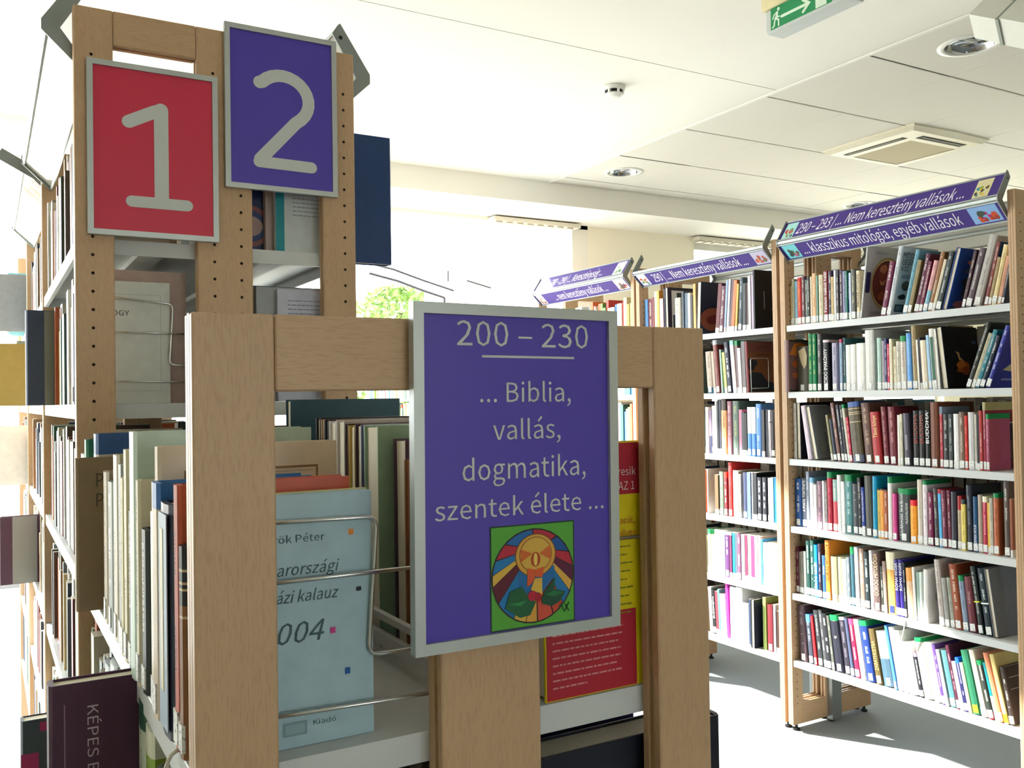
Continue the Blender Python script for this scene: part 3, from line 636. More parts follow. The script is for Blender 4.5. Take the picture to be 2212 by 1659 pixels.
def cname(hx):
    r, g, b = [int(hx[i:i+2], 16) for i in (0, 2, 4)]; mxv, mn = max(r, g, b), min(r, g, b); v = mxv; s = (mxv-mn)/max(1, mxv)
    if s < .14: return 'black' if v < 45 else 'charcoal' if v < 90 else 'grey' if v < 160 else 'pale grey' if v < 212 else 'white'
    h = 60*((g-b)/(mxv-mn) % 6) if mxv == r else 60*((b-r)/(mxv-mn)+2) if mxv == g else 60*((r-g)/(mxv-mn)+4)
    pre = 'dark ' if v < 110 else ''
    if v < 42: return 'black'
    if h < 14 or h >= 345: base = ('red' if s > .55 else 'dusty red') if v >= 130 else ('maroon' if s > .4 else 'brown'); return base if v >= 110 or base != 'red' else 'maroon'
    if h < 42:
        if v < 140: return pre+'brown'
        return 'orange' if s > .6 else 'tan' if s > .25 else 'cream'
    if h < 70: return ('yellow' if s > .45 and v > 150 else 'cream' if v > 195 else 'olive')
    if h < 165: return pre+'green' if s > .25 else 'grey green'
    if h < 198: return pre+'teal' if s > .3 else 'pale blue green'
    if h < 245: return ('navy' if v < 110 else 'blue' if s > .42 else 'pale blue') if s > .25 else ('slate' if v < 150 else 'pale grey blue')
    if h < 300: return pre+'purple' if s > .25 else 'lavender grey'
    return pre+('magenta' if s > .55 and v > 150 else 'plum' if v < 170 else 'pink')
ORD = 'first second third fourth fifth sixth seventh eighth ninth tenth eleventh twelfth thirteenth fourteenth fifteenth sixteenth seventeenth eighteenth nineteenth twentieth'.split()
def ordw(n):
    if n <= 20: return ORD[n-1]
    tens = {2: 'twenty', 3: 'thirty', 4: 'forty', 5: 'fifty'}[n//10]
    return {2: 'twentieth', 3: 'thirtieth', 4: 'fortieth'}[n//10] if n % 10 == 0 else tens+'-'+ORD[n % 10-1]
def side_poly(mb, pts, t, d, h, px, side, hx, k=0):
    """polygon in fractions (depth, height) on the cover side; side 'hi' = local x=t, 'lo' = local x=0"""
    e = .0006+.00012*k; x = (t+e if side == 'hi' else -e)-px
    mb.add([(x, (a if side == 'hi' else 1-a)*d, b*h) for a, b in pts], [tuple(range(len(pts)))], flat(hx))
def el(cx, cy, rx, ry, n=24): return [(cx+rx*math.cos(2*PI*i/n), cy+ry*math.sin(2*PI*i/n)) for i in range(n)]
def rect(a, b, c, e): return [(a, c), (b, c), (b, e), (a, e)]
def blob(cx, cy, rx, ry, seed, n=12):
    r = random.Random(seed); return [(cx+rx*math.cos(2*PI*i/n)*(k_ := r.uniform(.65, 1.1)), cy+ry*math.sin(2*PI*i/n)*k_) for i in range(n)]
PICS = {
 'oval': [(el(.60, .50, .44, .36), 'a08848'), (el(.60, .50, .415, .335), 'd8c890'), (el(.60, .50, .40, .32), '6a2a1e')]+[(blob(.60+.25*math.cos(k*2.1), .5+.2*math.sin(k*1.3), .10, .07, k), ['9a4a2a', 'c08058', '7a3424', 'b86a44'][k % 4]) for k in range(12)]+[(rect(.02, .14, .36, .64), '1c1c4c'), (rect(.2, .6, .07, .11), '9aa0a4'), (rect(.22, .6, .90, .93), 'a4a8ac')],
 'mitoszok': [(rect(.12, .62, .585, .593), '404858'), (rect(.1, .6, .565, .573), '404858'), (rect(.1, .58, .545, .553), '404858'), (el(.27, .44, .12, .07), '5a5650'), (blob(.22, .28, .12, .05, 4), '2a2c30'), (rect(.06, .3, .06, .17), '2c4450'), (rect(.1, .26, .08, .15), '54707c'), (blob(1.0, .88, .18, .1, 9), '3a3a2a')],
 'bluepic': [(rect(.05, 1, .0, .06), '1c5070'), (el(.45, .1, .3, .07), 'b07074'), (blob(.5, .78, .2, .05, 2), 'c07a68'), (blob(.5, .66, .26, .07, 3), '5a6c84'), (blob(.62, .38, .4, .2, 5), '2a3446'), (blob(.55, .45, .14, .07, 6), '8a4a48')],
 'bluehalf': [(rect(0, 1, .24, 1), '1c4a7c'), (rect(0, .4, 0, .24), 'b0acac'), (blob(.4, .6, .3, .15, 1), '2a6a9a')],
 'orangefold': [(rect(0, 1, 0, .04), '201812'), (blob(.35, .8, .4, .16, 3), 'b8641e'), (blob(.4, .55, .3, .12, 4), 'a8501c'), (blob(.3, .32, .25, .06, 5), 'b05a2a'), (rect(0, 1, .97, 1), '1c1410'), (blob(.4, .44, .2, .05, 6), '4a2830')],
 'fish': [(blob(.48, .34, .22, .13, 3), 'b85c1e'), (blob(.44, .38, .14, .08, 4), 'd87a2c'), (blob(.54, .28, .12, .07, 5), '9a4418'), ([(.30, .60), (.40, .58), (.42, .50), (.52, .44), (.38, .46), (.35, .55)], 'e0b070'), (blob(.85, .75, .08, .03, 2), '5a6a8a')],
 'cream': [([(.25, .3), (.95, .25), (.95, .62)], 'b8b08c'), (rect(.3, .95, .13, .16), '8a90c0')],
 'greyprint': [(rect(.3, .34, .12, .5), '5c6068'), (rect(.44, .47, .12, .45), '686c74'), (rect(.1, .13, .1, .36), '686c74')],
 'painting': [(rect(.0, 1, .0, .14), '4a1c22'), (rect(.05, 1, .14, .68), '2c2a2c'), (blob(.35, .35, .2, .12, 3), '8a8a80'), (blob(.6, .3, .2, .14, 5), '4a3c34'), (blob(.4, .55, .25, .08, 6), '3a4a6a'), (rect(.05, 1, .68, .70), 'c8a8a0'), (rect(.05, 1, .70, .84), '6a2c24')],
 'whitebox': [(rect(.52, .98, .08, .88), '4a2c2e'), (blob(.72, .5, .18, .2, 3), '2c2024'), (blob(.75, .25, .18, .12, 4), '6a3c3c'), (rect(.3, .34, .4, .55), '9a9a98')],
 'tu': [(rect(.1, .9, .80, .815), 'a8988c'), (rect(.1, .9, .6, .61), 'b0a49a'), (blob(.6, .4, .3, .12, 3), '4a4648')],
 'album': [(rect(.12, .98, .03, .94), 'd4cfd0'), (rect(.28, .52, .5, .90), '2c3038'), (rect(.45, .52, .5, .9), '2c58a0'), (rect(.15, .62, .04, .46), '243c4c'), (blob(.42, .25, .12, .1, 2), '5a7890'), (rect(.72, .86, .75, .92), 'a83028')],
 'redcircle': [(el(.40, .3, .40, .22), '8a4a34'), (blob(.42, .30, .22, .12, 4), '6a2420')],
 'purplealbum': [(blob(.72, .5, .24, .42, 3, 18), '5a4460'), (blob(.7, .62, .18, .2, 4), 'b09ca8'), (blob(.72, .8, .12, .1, 6), '6a5070'), (blob(.72, .25, .14, .12, 7), '4a4a6a'), (rect(.25, .28, .35, .65), '80788a')],
 'brownface': [(rect(.02, .9, 0, .78), '7a4c2c'), (rect(.02, .9, .78, 1), '74443a'), (blob(.1, .55, .18, .14, 2), '1c2430'), ([(.02, .02), (.9, .02), (.9, .16), (.55, .22), (.4, .38), (.1, .4), (.02, .36)], '16222e'), (rect(.25, .7, .72, .75), '5a3420'), (rect(.3, .7, .88, .9), '5a3420')],
 'palebox': [(rect(.28, .32, .40, .56), '9a948e')],
}
NB = 0
def add_book(M, t, h, d, col, o, label, group, side='hi', pivot='lo', txt=True):
    """one book; M = placement of its base (local x along the shelf, local y into the shelf)"""
    global NB
    NB += 1
    px = t if pivot == 'hi' else 0.
    base = lin(col); ink = lin(o['ink']) if 'ink' in o else ((.75, .72, .66) if lum(base) < .2 else tuple(v*.35 for v in base))
    pv = 0 if (o.get('np') or 't' in o or o.get('sp')) else 1
    marks = []
    if 'g' in o: marks.append((h*(1-o['g']), h, lin(GREEN)))
    if 'tb' in o: marks.append((h*(1-o['tb'][1]), h, lin(o['tb'][0])))
    if 'low' in o: marks.append((0, h*o['low'][1], lin(o['low'][0])))
    if o.get('bands'):
        for fz in (.66, .79, .82, .88): marks.append((h*fz, h*(fz+.012), lin('c8b088') if lum(base) < .3 else lin('30303a')))
    zs = sorted(set([0, h, .3*h, .92*h]+[m[0] for m in marks]+[m[1] for m in marks])); cuts = []
    for a, b in zip(zs[:-1], zs[1:]):
        if b-a < 1e-5: continue
        c_ = base
        for m0, m1, mc in marks:
            if m0 <= (a+b)/2 <= m1: c_ = mc
        cuts.append((a, b, c_, pv if .3*h-.0001 <= a and b <= .92*h+.0001 and c_ == base else 0))
    rev = 'sp' in o
    if 't' in o and 'ink' in o and not rev:
        a_ = o['t'][2]*h
        if a_ > .3*h: cuts = [(a, b, c_, 1 if (b <= a_+.001 and a > .12*h) else 0) for a, b, c_, _ in [x for x in [(q[0], q[1], q[2], 0) for q in cuts]]]
    me, c, r = cover_mesh(t, h, d, cuts, ink, px, rev, t > .018)
    bk = bpy.data.objects.new('book', me); C.objects.link(bk); reg(bk, M); meta(bk, label, 'book', group)
    def kid(mb, name, m=None):
        m2 = bpy.data.meshes.new(name); m2.from_pydata(mb.v, [], mb.f)
        for q in (mb.mats if mb.mats else [m]): m2.materials.append(q)
        if len(mb.mats) > 1:
            for pl, k in zip(m2.polygons, mb.mi): pl.material_index = k
        ob = bpy.data.objects.new(name, m2); C.objects.link(ob); ob.parent = bk; return ob
    q = MB(); ya, yb = (r+c, d-.004); 
    if rev: ya, yb = (.004, d-r-c)
    q.box(c-px+.0002, t-c-px-.0002, ya, yb, .003, h-.003); kid(q, 'pages', PAPER)
    if o.get('lab', 1) and not rev:
        lw = min(t*.84, .021); x0 = t*.5-lw/2-px; e = -.0007 if t < .02 else -.0005
        q = MB(); q.box(x0, x0+lw, e, r*.9, .006, .006+min(.030, h*.13)); kid(q, 'spine_label', flat(o['labc']) if 'labc' in o else LABELM)
    for key in ('t', 't2'):
        if key in o and txt:
            s_ = o[key]; xf = s_[4] if len(s_) > 4 else .5; wid = (s_[3]-s_[2])*h
            mh = t*(.62 if 't2' not in o and xf == .5 else .3)
            q = MB(); vs, fs, a0, a1 = text2d(s_[0]); sx = wid/(a1-a0); cp = capheight(); sy = min(mh/cp, sx*1.5)
            yof = -.0011 if xf == .5 else -.0004
            q.add([(t*xf+sy*cp*.5-vy*sy-px, yof+(.0 if xf == .5 else r*.15), s_[2]*h+(vx-a0)*sx) for vx, vy in vs], fs); kid(q, 'lettering', flat(s_[1]))
    if 'st' in o:
        q = MB(); q.box(t*o['st'][1]-px, t*o['st'][2]-px, -.0006, .001, h*.15, h*.86); kid(q, 'spine_stripe', flat(o['st'][0]))
    if 'rb' in o:
        q = MB(); z = h*.47; q.box(-px-.0008, t-px+.0008, -.0009, d*.98, z, z+.005); kid(q, 'rubber_band', flat(o['rb']))
    if o.get('pic') in PICS:
        q = MB()
        for k, (pts, hx) in enumerate(PICS[o['pic']]):
            pts = [(max(.01, min(.99, a)), max(.0, min(1, b))) for a, b in pts]; side_poly(q, pts, t, d, h, px, side, hx, k)
        kid(q, 'cover_picture')
    for (body, fy, fz, fw, hx) in o.get('ct', []):
        q = MB(); vs, fs, a0, a1 = text2d(body); sc = fw*d/(a1-a0)
        q.add([(t+.002-px, fy*d+(vx-a0)*sc, fz*h+vy*sc*1.25) for vx, vy in vs], fs); kid(q, 'lettering', flat(hx))
    if o.get('pic2') == 'leaf':
        q = MB(); q.add([(t*a-px, -.0008, h*b) for a, b in [(.2, .9), (.75, .98), (.95, .8), (.9, .6), (.7, .5), (.45, .62), (.3, .78)]], [tuple(range(7))]); kid(q, 'leaf_print', flat('b8a684'))
    return bk
def spine_left(x, yfar, z, lean=0.):      # spine towards -X ; local x -> -Y ; placed by its far edge
    return Matrix.Translation((x, yfar, z)) @ Matrix.Rotation(-PI/2, 4, 'Z') @ Matrix.Rotation(lean, 4, 'Y')
def spine_right(x, ynear, z, lean=0.):    # spine towards +X ; local x -> +Y
    return Matrix.Translation((x, ynear, z)) @ Matrix.Rotation(PI/2, 4, 'Z') @ Matrix.Rotation(lean, 4, 'Y')
SHELFW = ['top shelf', 'second shelf down', 'third shelf down', 'fourth shelf down', 'fifth shelf down', 'bottom shelf']
MASS = []
def fill_shelf(rows, z, ymax, ymin, k, rack, group, seed, tmin):
    r = random.Random(seed); cur = -ymax+.001; L_ = []
    for s0, t, h, lean, col, o in rows:
        th = math.radians(lean); foot = t/math.cos(th); s0 = max(s0, cur); foot = min(foot, -ymin-s0-.001)
        if foot < .004: continue
        cur = s0+foot+.0003; L_.append([s0, foot, h, math.tan(th), col, o])
    for i in range(len(L_)-1, -1, -1):                     # right-leaning: lean no further than the neighbour
        s, f, h, tn, _, _ = L_[i]
        lim = (-ymin-s-f)/h if i == len(L_)-1 else L_[i+1][3]+(L_[i+1][0]-s-f)/min(h, L_[i+1][2])
        if tn > lim: L_[i][3] = lim if (tn > 0 or lim < tn) else tn
    for i in range(len(L_)):                               # left-leaning the same way
        s, f, h, tn, _, _ = L_[i]
        lim = (-ymax-s)/h if i == 0 else L_[i-1][3]-(s-L_[i-1][0]-L_[i-1][1])/min(h, L_[i-1][2])
        if tn < lim: L_[i][3] = lim
    n = 0
    for s0, foot, h, tn, col, o in L_:
        th = math.atan(tn); t = foot*math.cos(th)
        d = min(o.get('d', r.uniform(.135, .165)*(1 if h < .24 else 1.15)), .245)
        x = XR+.030+r.uniform(0, .006)-o.get('out', 0)
        if th > .001: M = spine_left(x, -(s0+foot), z+.0004, th); pv = 'hi'
        else: M = spine_left(x, -s0, z+.0004, th); pv = 'lo'
        n += 1
        if t < tmin and not ('t' in o or 'pic' in o or 'sp' in o): MASS.append((M, t, h, d, col, o, pv)); continue
        parts = [('tall ' if h > .262 else 'small ' if h < .185 else '')+('slim ' if t < .012 else 'thick ' if t > .042 else ''), cname(col)+' book']
        x1 = (' titled '+plain(o['t'][0])) if 't' in o else (' with green top' if 'g' in o else '')
        tail = ', %s from left, %s, %s right bookcase' % (ordw(n), SHELFW[k], rack)
        lab = parts[0]+parts[1]+x1+tail
        if len(lab.split()) > 16: lab = parts[1]+x1+tail
        if len(lab.split()) > 16: lab = cname(col).split()[-1]+' book'+x1+', %s on %s, %s right bookcase' % (ordw(n), SHELFW[k].replace(' down', ''), rack)
        add_book(M, t, h, d, col, o, lab, group, 'hi', pv)
NEAR=[
[
[-3.1522,0.0097,0.1905,0.0,"d8b882",{}],
[-3.1412,0.0144,0.2235,0.0,"b9b595",{}],
[-3.1257,0.017,0.2105,0.0,"82b4cd",{}],
[-3.1057,0.026,0.2265,0.0,"c82828",{"ink":"f0b040"}],
[-3.0782,0.02,0.2285,0.0,"6e4b55",{}],
[-3.0582,0.0131,0.2105,0.0,"5a736e",{}],
[-3.0432,0.0186,0.2245,0.0,"2d302a",{}],
[-3.0234,0.0111,0.2215,0.0,"e1cdb4",{}],
[-3.0116,0.0239,0.2345,0.0,"e2b487",{"ink":"9a5a30"}],
[-2.9859,0.0109,0.2225,0.0,"6e9687",{}],
[-2.9742,0.0289,0.2225,0.0,"cdc3a5",{}],
[-2.9416,0.0261,0.2375,0.0,"821423",{"t":["Félelem nélküli halál","eeeeee",0.2,0.97]}],
[-2.912,0.0212,0.2335,0.0,"322841",{}],
[-2.8908,0.0165,0.2045,0.0,"bea573",{}],
[-2.8733,0.0105,0.2325,0.0,"e1e1eb",{"np":1}],
[-2.8629,0.0139,0.2325,0.0,"464448",{}],
[-2.848,0.0196,0.2295,0.0,"554155",{}],
[-2.8284,0.0188,0.2225,0.0,"8287aa",{}],
[-2.8096,0.0102,0.2215,0.0,"146e5f",{}],
[-2.7994,0.0095,0.2095,0.0,"284678",{}],
[-2.7886,0.0094,0.2105,0.0,"becde1",{}],
[-2.7778,0.0237,0.2245,0.0,"555850",{"ink":"c8c090"}],
[-2.7525,0.0192,0.2155,0.0,"ecdcb8",{"t":["MAGYAR HITVILÁG","2a241e",0.25,0.92]}],
[-2.7307,0.0085,0.3205,7.8,"b9bab8",{"pic":"oval","np":1,"d":0.24,"pg":"efe6d6"}],
[-2.614,0.0273,0.2341,12.6,"6e1e46",{"d":0.15}],
[-2.5854,0.0227,0.2967,13.5,"c3c8cd",{"pic":"mitoszok","d":0.235,"ink":"505560","ct":[["MÍTOSZOK ÉS",0.06,0.83,0.74,"30343c"],["LEGENDÁK",0.06,0.74,0.56,"30343c"],["KÖZ",0.06,0.65,0.2,"30343c"]]}],
[-2.5042,0.0214,0.2696,15.8,"5f96aa",{}],
[-2.4814,0.0179,0.2239,14.9,"8c7d55",{}],
[-2.4542,0.0223,0.2461,16.1,"5f2841",{"ink":"f0e6ea"}],
[-2.4296,0.0161,0.2114,14.7,"6e193c",{}],
[-2.411,0.0205,0.2118,16.2,"d8a0a0",{"low":["82b4c8",0.42]}],
[-2.3883,0.0197,0.2446,15.7,"966941",{}],
[-2.3666,0.0128,0.2116,16.9,"d7cdb4",{}],
[-2.3519,0.0225,0.2393,16.5,"3c4648",{"ink":"dfe6e6"}],
[-2.3224,0.0193,0.2508,16.5,"234ba0",{"pic":"bluepic","d":0.2,"np":1,"lab":0,"sp":"d5d5cc"}],
[-2.237,0.0137,0.2285,15.2,"40202a",{}],
[-2.2224,0.0259,0.2341,16.5,"5f505a",{}],
[-2.1928,0.0343,0.2776,16.3,"afaaa5",{"d":0.22,"ink":"807c78"}],
[-2.142,0.0141,0.2471,14.3,"7a3028",{"pic":"bluehalf","lab":1}],
[-2.1269,0.0124,0.1863,15.6,"aa966e",{}],
[-2.1133,0.0198,0.2307,14.4,"e1cd96",{}],
[-2.0899,0.0146,0.1857,14.9,"cd9678",{}],
[-2.0728,0.0095,0.155,12.2,"32374f",{}]],
[
[-3.158,0.0287,0.2471,0.0,"6b4a4a",{"out":0.05,"pic":"orangefold","np":1,"lab":0,"d":0.22}],
[-3.1176,0.0698,0.2151,0.0,"4b463c",{"pic2":"leaf","np":1,"d":0.17}],
[-3.0427,0.0256,0.2721,0.0,"007d4b",{"ink":"d8d890"}],
[-2.9968,0.0218,0.2691,0.0,"007d4b",{"ink":"d8d890"}],
[-2.9667,0.0232,0.2671,0.0,"555558",{}],
[-2.932,0.0342,0.2371,0.0,"14161e",{"t":["ZSIDÓ IMAKÖNYV","f5f5f5",0.15,0.82],"tb":["d8c8c8",0.05]}],
[-2.8832,0.0304,0.2201,0.0,"a5a0b9",{"ink":"3a3a48"}],
[-2.8339,0.0138,0.2341,0.0,"8ca5be",{"tb":["b03060",0.07]}],
[-2.8194,0.0137,0.2391,0.0,"285a5f",{"d":0.2}],
[-2.8051,0.0288,0.2061,0.0,"ecebe8",{"np":1}],
[-2.7757,0.0305,0.2071,0.0,"ecebe8",{"np":1}],
[-2.7442,0.0451,0.2101,0.0,"f0efec",{"np":1}],
[-2.6977,0.0456,0.2651,0.0,"d7d7d4",{"np":1,"d":0.23}],
[-2.6375,0.0231,0.2271,0.0,"afcdc3",{"ink":"8ab09c"}],
[-2.613,0.0137,0.2131,0.0,"a096a5",{}],
[-2.5987,0.0122,0.2221,0.0,"2d2864",{}],
[-2.5859,0.0119,0.1991,0.0,"be2850",{}],
[-2.5718,0.0135,0.2191,0.0,"ebe1c3",{}],
[-2.5572,0.0162,0.1861,0.0,"e6dcc0",{"ink":"5a5040"}],
[-2.5452,0.0221,0.2061,0.0,"cdc8b9",{"ink":"504c44","tb":["e8e4da",0.01]}],
[-2.5217,0.0301,0.2281,0.0,"cdc8be",{"ink":"8a5040","g":0.11}],
[-2.4862,0.0242,0.2371,0.0,"5a9be1",{"ink":"a8d0f0"}],
[-2.4606,0.0226,0.2671,0.0,"a59169",{"ink":"8a3020","d":0.2}],
[-2.4353,0.0079,0.2071,0.0,"ece8e0",{}],
[-2.4269,0.0089,0.2161,0.0,"3c3c48",{}],
[-2.4169,0.03,0.2031,0.0,"e1d4be",{"np":1}],
[-2.3856,0.0129,0.2231,0.0,"a0c8e6",{"np":1}],
[-2.3714,0.0243,0.2481,0.0,"e8e6de",{"st":["32695a",0.25,0.75]}],
[-2.3459,0.0114,0.2461,0.0,"e6e4de",{"np":1}],
[-2.3244,0.0261,0.2535,-6.0,"0c0e14",{"pic":"fish","d":0.235,"np":1,"lab":0,"sp":"e9e6df"}],
[-2.2274,0.0186,0.2675,20.2,"2d322d",{"ink":"c8c8b8","d":0.2}],
[-2.2066,0.0155,0.2237,20.8,"b9b296",{"d":0.16}],
[-2.1881,0.017,0.2354,21.5,"197382",{"d":0.17}],
[-2.1689,0.0183,0.2101,20.3,"19283c",{"ink":"e8e8e8","d":0.16}],
[-2.1457,0.0194,0.2477,20.5,"2d3796",{"ink":"e0e0f0","pic":"cream","d":0.18}]],
[
[-3.16,0.0241,0.2661,0.0,"ebe6e1",{}],
[-3.1138,0.0233,0.2693,-8.8,"0f1018",{"np":1,"lab":0,"sp":"d8d2c4","d":0.22}],
[-3.0338,0.0272,0.2549,-11.1,"e1d2e1",{"np":1,"lab":0}],
[-2.9972,0.0247,0.2525,-10.7,"7d8087",{"np":1,"lab":0,"sp":"ebe0ea","d":0.235,"pic":"greyprint"}],
[-2.894,0.0116,0.2124,-8.4,"96916e",{}],
[-2.881,0.0201,0.1919,-7.8,"14233c",{"np":1}],
[-2.8564,0.0169,0.2679,-8.3,"78504b",{}],
[-2.8366,0.0165,0.2582,-7.2,"2d3241",{}],
[-2.8185,0.014,0.2577,-6.3,"191c23",{"ink":"f0f0f0"}],
[-2.8015,0.0124,0.261,-6.9,"d0c8b8",{"g":0.07}],
[-2.7884,0.0129,0.2023,-6.1,"be1e46",{}],
[-2.7736,0.0591,0.2693,-5.4,"554b37",{"tb":["3a5a9c",0.085],"low":["5a6078",0.12],"bands":1,"ink":"3a3020"}],
[-2.7107,0.0448,0.2651,-4.8,"64463c",{"ink":"c0a080"}],
[-2.6624,0.0425,0.2258,-4.5,"aa2d32",{"t":["Tibeti könyv","f0d890",0.5,0.93],"ink":"e0b060"}],
[-2.6129,0.0267,0.2486,-3.7,"6e2332",{"ink":"c08080"}],
[-2.5812,0.036,0.2483,-2.3,"6e2332",{"ink":"d09090"}],
[-2.5407,0.0112,0.2141,0.0,"e8e4da",{"np":1}],
[-2.5284,0.0127,0.2181,0.0,"c8c3af",{"ink":"504c40"}],
[-2.5089,0.03,0.2212,-1.6,"4b4655",{"ink":"c0bcc8"}],
[-2.4699,0.0282,0.2321,0.0,"16161a",{"t":["BUDDHA","a04a30",0.42,0.93],"ink":"8a3a30"}],
[-2.4401,0.0276,0.2321,0.0,"16161a",{"t":["BUDDHA","a04a30",0.42,0.93],"ink":"8a3a30"}],
[-2.4113,0.024,0.2341,0.0,"101214",{"t":["BUDDHA","f4f4f4",0.42,0.97],"ink":"e8e8e8"}],
[-2.3848,0.0367,0.2671,0.0,"73412d",{"np":1,"d":0.24}],
[-2.3457,0.0134,0.2491,0.0,"b94150",{"tb":["8090a8",0.12]}],
[-2.3309,0.025,0.2191,0.0,"323437",{}],
[-2.3035,0.0167,0.2191,0.0,"3c4648",{"ink":"c8d0d0"}],
[-2.2857,0.0252,0.2201,0.0,"f0eff2",{"np":1}],
[-2.2586,0.0221,0.2281,0.0,"7d6455",{}],
[-2.2353,0.0127,0.2141,0.0,"c82d28",{"ink":"f0a090"}],
[-2.2215,0.0263,0.2271,0.0,"cdcbcd",{"np":1}],
[-2.1941,0.01,0.2191,0.0,"c3beaf",{}],
[-2.1837,0.009,0.2191,0.0,"32323c",{}],
[-2.1738,0.0134,0.2331,0.0,"aa3232",{}],
[-2.1593,0.0122,0.2661,0.0,"962841",{"tb":["b0a878",0.12],"d":0.24,"pic":"painting"}],
[-2.1459,0.0121,0.2211,0.0,"a5506e",{"g":0.09,"ink":"e8b8c8"}]],
[
[-3.1523,0.0409,0.2261,0.0,"1e5096",{"ink":"f0f4f8"}],
[-3.1081,0.0326,0.2321,0.0,"3c4655",{"t":["A POKOL TÖRTÉNETE","f0f0f0",0.32,0.95],"ink":"d8d8d8"}],
[-3.0743,0.0175,0.2641,0.0,"8791a5",{"ink":"e8ecf4","d":0.22}],
[-3.0561,0.0247,0.2371,0.0,"eef2f4",{"tb":["80b8dc",0.1],"np":1,"d":0.2}],
[-3.0283,0.0194,0.2071,0.0,"f0ecee",{"np":1}],
[-3.008,0.0325,0.2241,0.0,"826478",{"ink":"e0b0a8"}],
[-2.9724,0.0107,0.2271,0.0,"f0f0f0",{"np":1}],
[-2.9611,0.0165,0.2221,0.0,"82787a",{}],
[-2.9434,0.0287,0.2701,0.0,"b01838",{"g":0.1,"d":0.2,"ink":"d06070"}],
[-2.9132,0.0253,0.2371,0.0,"a0c3be",{"low":["e1606c",0.58],"ink":"f8e8e8"}],
[-2.8864,0.0218,0.2591,0.0,"eef0ee",{"np":1,"d":0.2}],
[-2.864,0.0216,0.2311,0.0,"f2f2f2",{"np":1}],
[-2.8406,0.0401,0.2641,0.0,"4a8488",{"g":0.11,"ink":"c8e0e0","d":0.2}],
[-2.7977,0.0312,0.2261,0.0,"41464e",{"ink":"b0b8c0"}],
[-2.7622,0.0174,0.2551,0.0,"14141c",{}],
[-2.7437,0.0195,0.2141,0.0,"1e3c96",{"low":["e8ecf4",0.2]}],
[-2.7204,0.0384,0.2661,-1.2,"4b4b44",{"np":1,"d":0.2}],
[-2.6793,0.023,0.2671,0.1,"0096c3",{"d":0.22}],
[-2.6537,0.0161,0.2141,0.0,"cdaf55",{"tb":["202030",0.03]}],
[-2.6371,0.0167,0.2151,0.0,"e6963c",{"tb":["202030",0.03]}],
[-2.6188,0.0174,0.2141,0.0,"a55532",{"tb":["202030",0.03]}],
[-2.6004,0.0224,0.2691,0.0,"e6e4e0",{"g":0.1,"np":1,"d":0.2}],
[-2.5745,0.0199,0.1991,0.0,"d74691",{}],
[-2.5476,0.0553,0.2241,0.0,"464b4e",{"t":["akadémiai lexikon","e8ecec",0.06,0.9,0.3],"t2":["VILÁGVALLÁSOK","d8dcdc",0.34,0.74,0.75],"g":0.105,"np":1}],
[-2.4907,0.0328,0.1791,0.0,"f5a028",{"tb":["e01c2c",0.13],"ink":"e07010"}],
[-2.4553,0.0248,0.2671,0.0,"d2c8b9",{"ink":"9a9080","d":0.2}],
[-2.4298,0.0211,0.2651,0.0,"e8dce4",{"g":0.065,"ink":"a08890"}],
[-2.4061,0.0245,0.2181,0.0,"781e4b",{}],
[-2.3755,0.0189,0.2362,-1.6,"464648",{"ink":"c8c0b0"}],
[-2.3554,0.013,0.2351,-0.9,"5ab4eb",{"tb":["b03040",0.08]}],
[-2.3415,0.0213,0.2311,-1.4,"732d46",{"ink":"d0a0b0"}],
[-2.3182,0.0147,0.2331,-0.9,"6e2a40",{}],
[-2.3021,0.0228,0.2291,0.0,"373746",{"np":1}],
[-2.2768,0.0192,0.2141,0.0,"b9aa8c",{"tb":["a82830",0.26]}],
[-2.2562,0.0166,0.2021,0.0,"e1cd6e",{"tb":["303838",0.09],"ink":"80702c"}],
[-2.2362,0.0226,0.2601,-0.6,"2d3241",{"d":0.2,"ink":"8890a0"}],
[-2.2104,0.02,0.2171,0.0,"144b78",{"t":["HERMAN WOUK","e8eef4",0.12,0.5]}],
[-2.1895,0.0186,0.2261,0.0,"aa9b8c",{"np":1}],
[-2.1697,0.0194,0.2211,0.0,"b42846",{"tb":["f4ecd0",0.1],"ink":"f0a8b8"}],
[-2.1501,0.0091,0.1981,0.0,"e6b950",{}],
[-2.1404,0.0137,0.2171,0.0,"b9b4a5",{"ink":"504c44"}],
[-2.1257,0.0214,0.2371,0.0,"be6946",{"g":0.075,"ink":"703020","d":0.19}],
[-2.0825,0.0212,0.2861,-0.3,"5f5552",{"ink":"e8e4e0","d":0.2}],
[-2.0596,0.0087,0.2211,0.0,"965f4b",{}]],
[
[-3.1632,0.0176,0.2176,0.0,"5a1e2d",{"ink":"e0c8c8"}],
[-3.1421,0.0167,0.1986,0.0,"828076",{}],
[-3.1247,0.0104,0.2016,0.0,"807c70",{}],
[-3.1136,0.0152,0.2036,0.0,"c8c4ba",{}],
[-3.097,0.0246,0.2557,-0.9,"194641",{"ink":"e0e8e0"}],
[-3.0711,0.0254,0.2647,0.2,"235048",{"ink":"d0dcd0"}],
[-3.044,0.0234,0.2426,0.0,"0082e1",{"t":["GÖRÖG REGÉK","f4f8fc",0.1,0.68]}],
[-3.0193,0.0199,0.2506,0.0,"2d2837",{"ink":"b0a8c0"}],
[-2.9987,0.0227,0.1996,0.0,"2d5fa0",{}],
[-2.9728,0.0276,0.2727,-0.9,"eb8c32",{"t":["GÖRÖG MÍTOSZOK","2a1408",0.32,0.95],"d":0.22}],
[-2.9419,0.0428,0.2026,0.0,"8c876e",{"np":1}],
[-2.8972,0.0221,0.2036,0.0,"afac82",{"np":1}],
[-2.8739,0.0281,0.1986,0.0,"ecf0f4",{"np":1}],
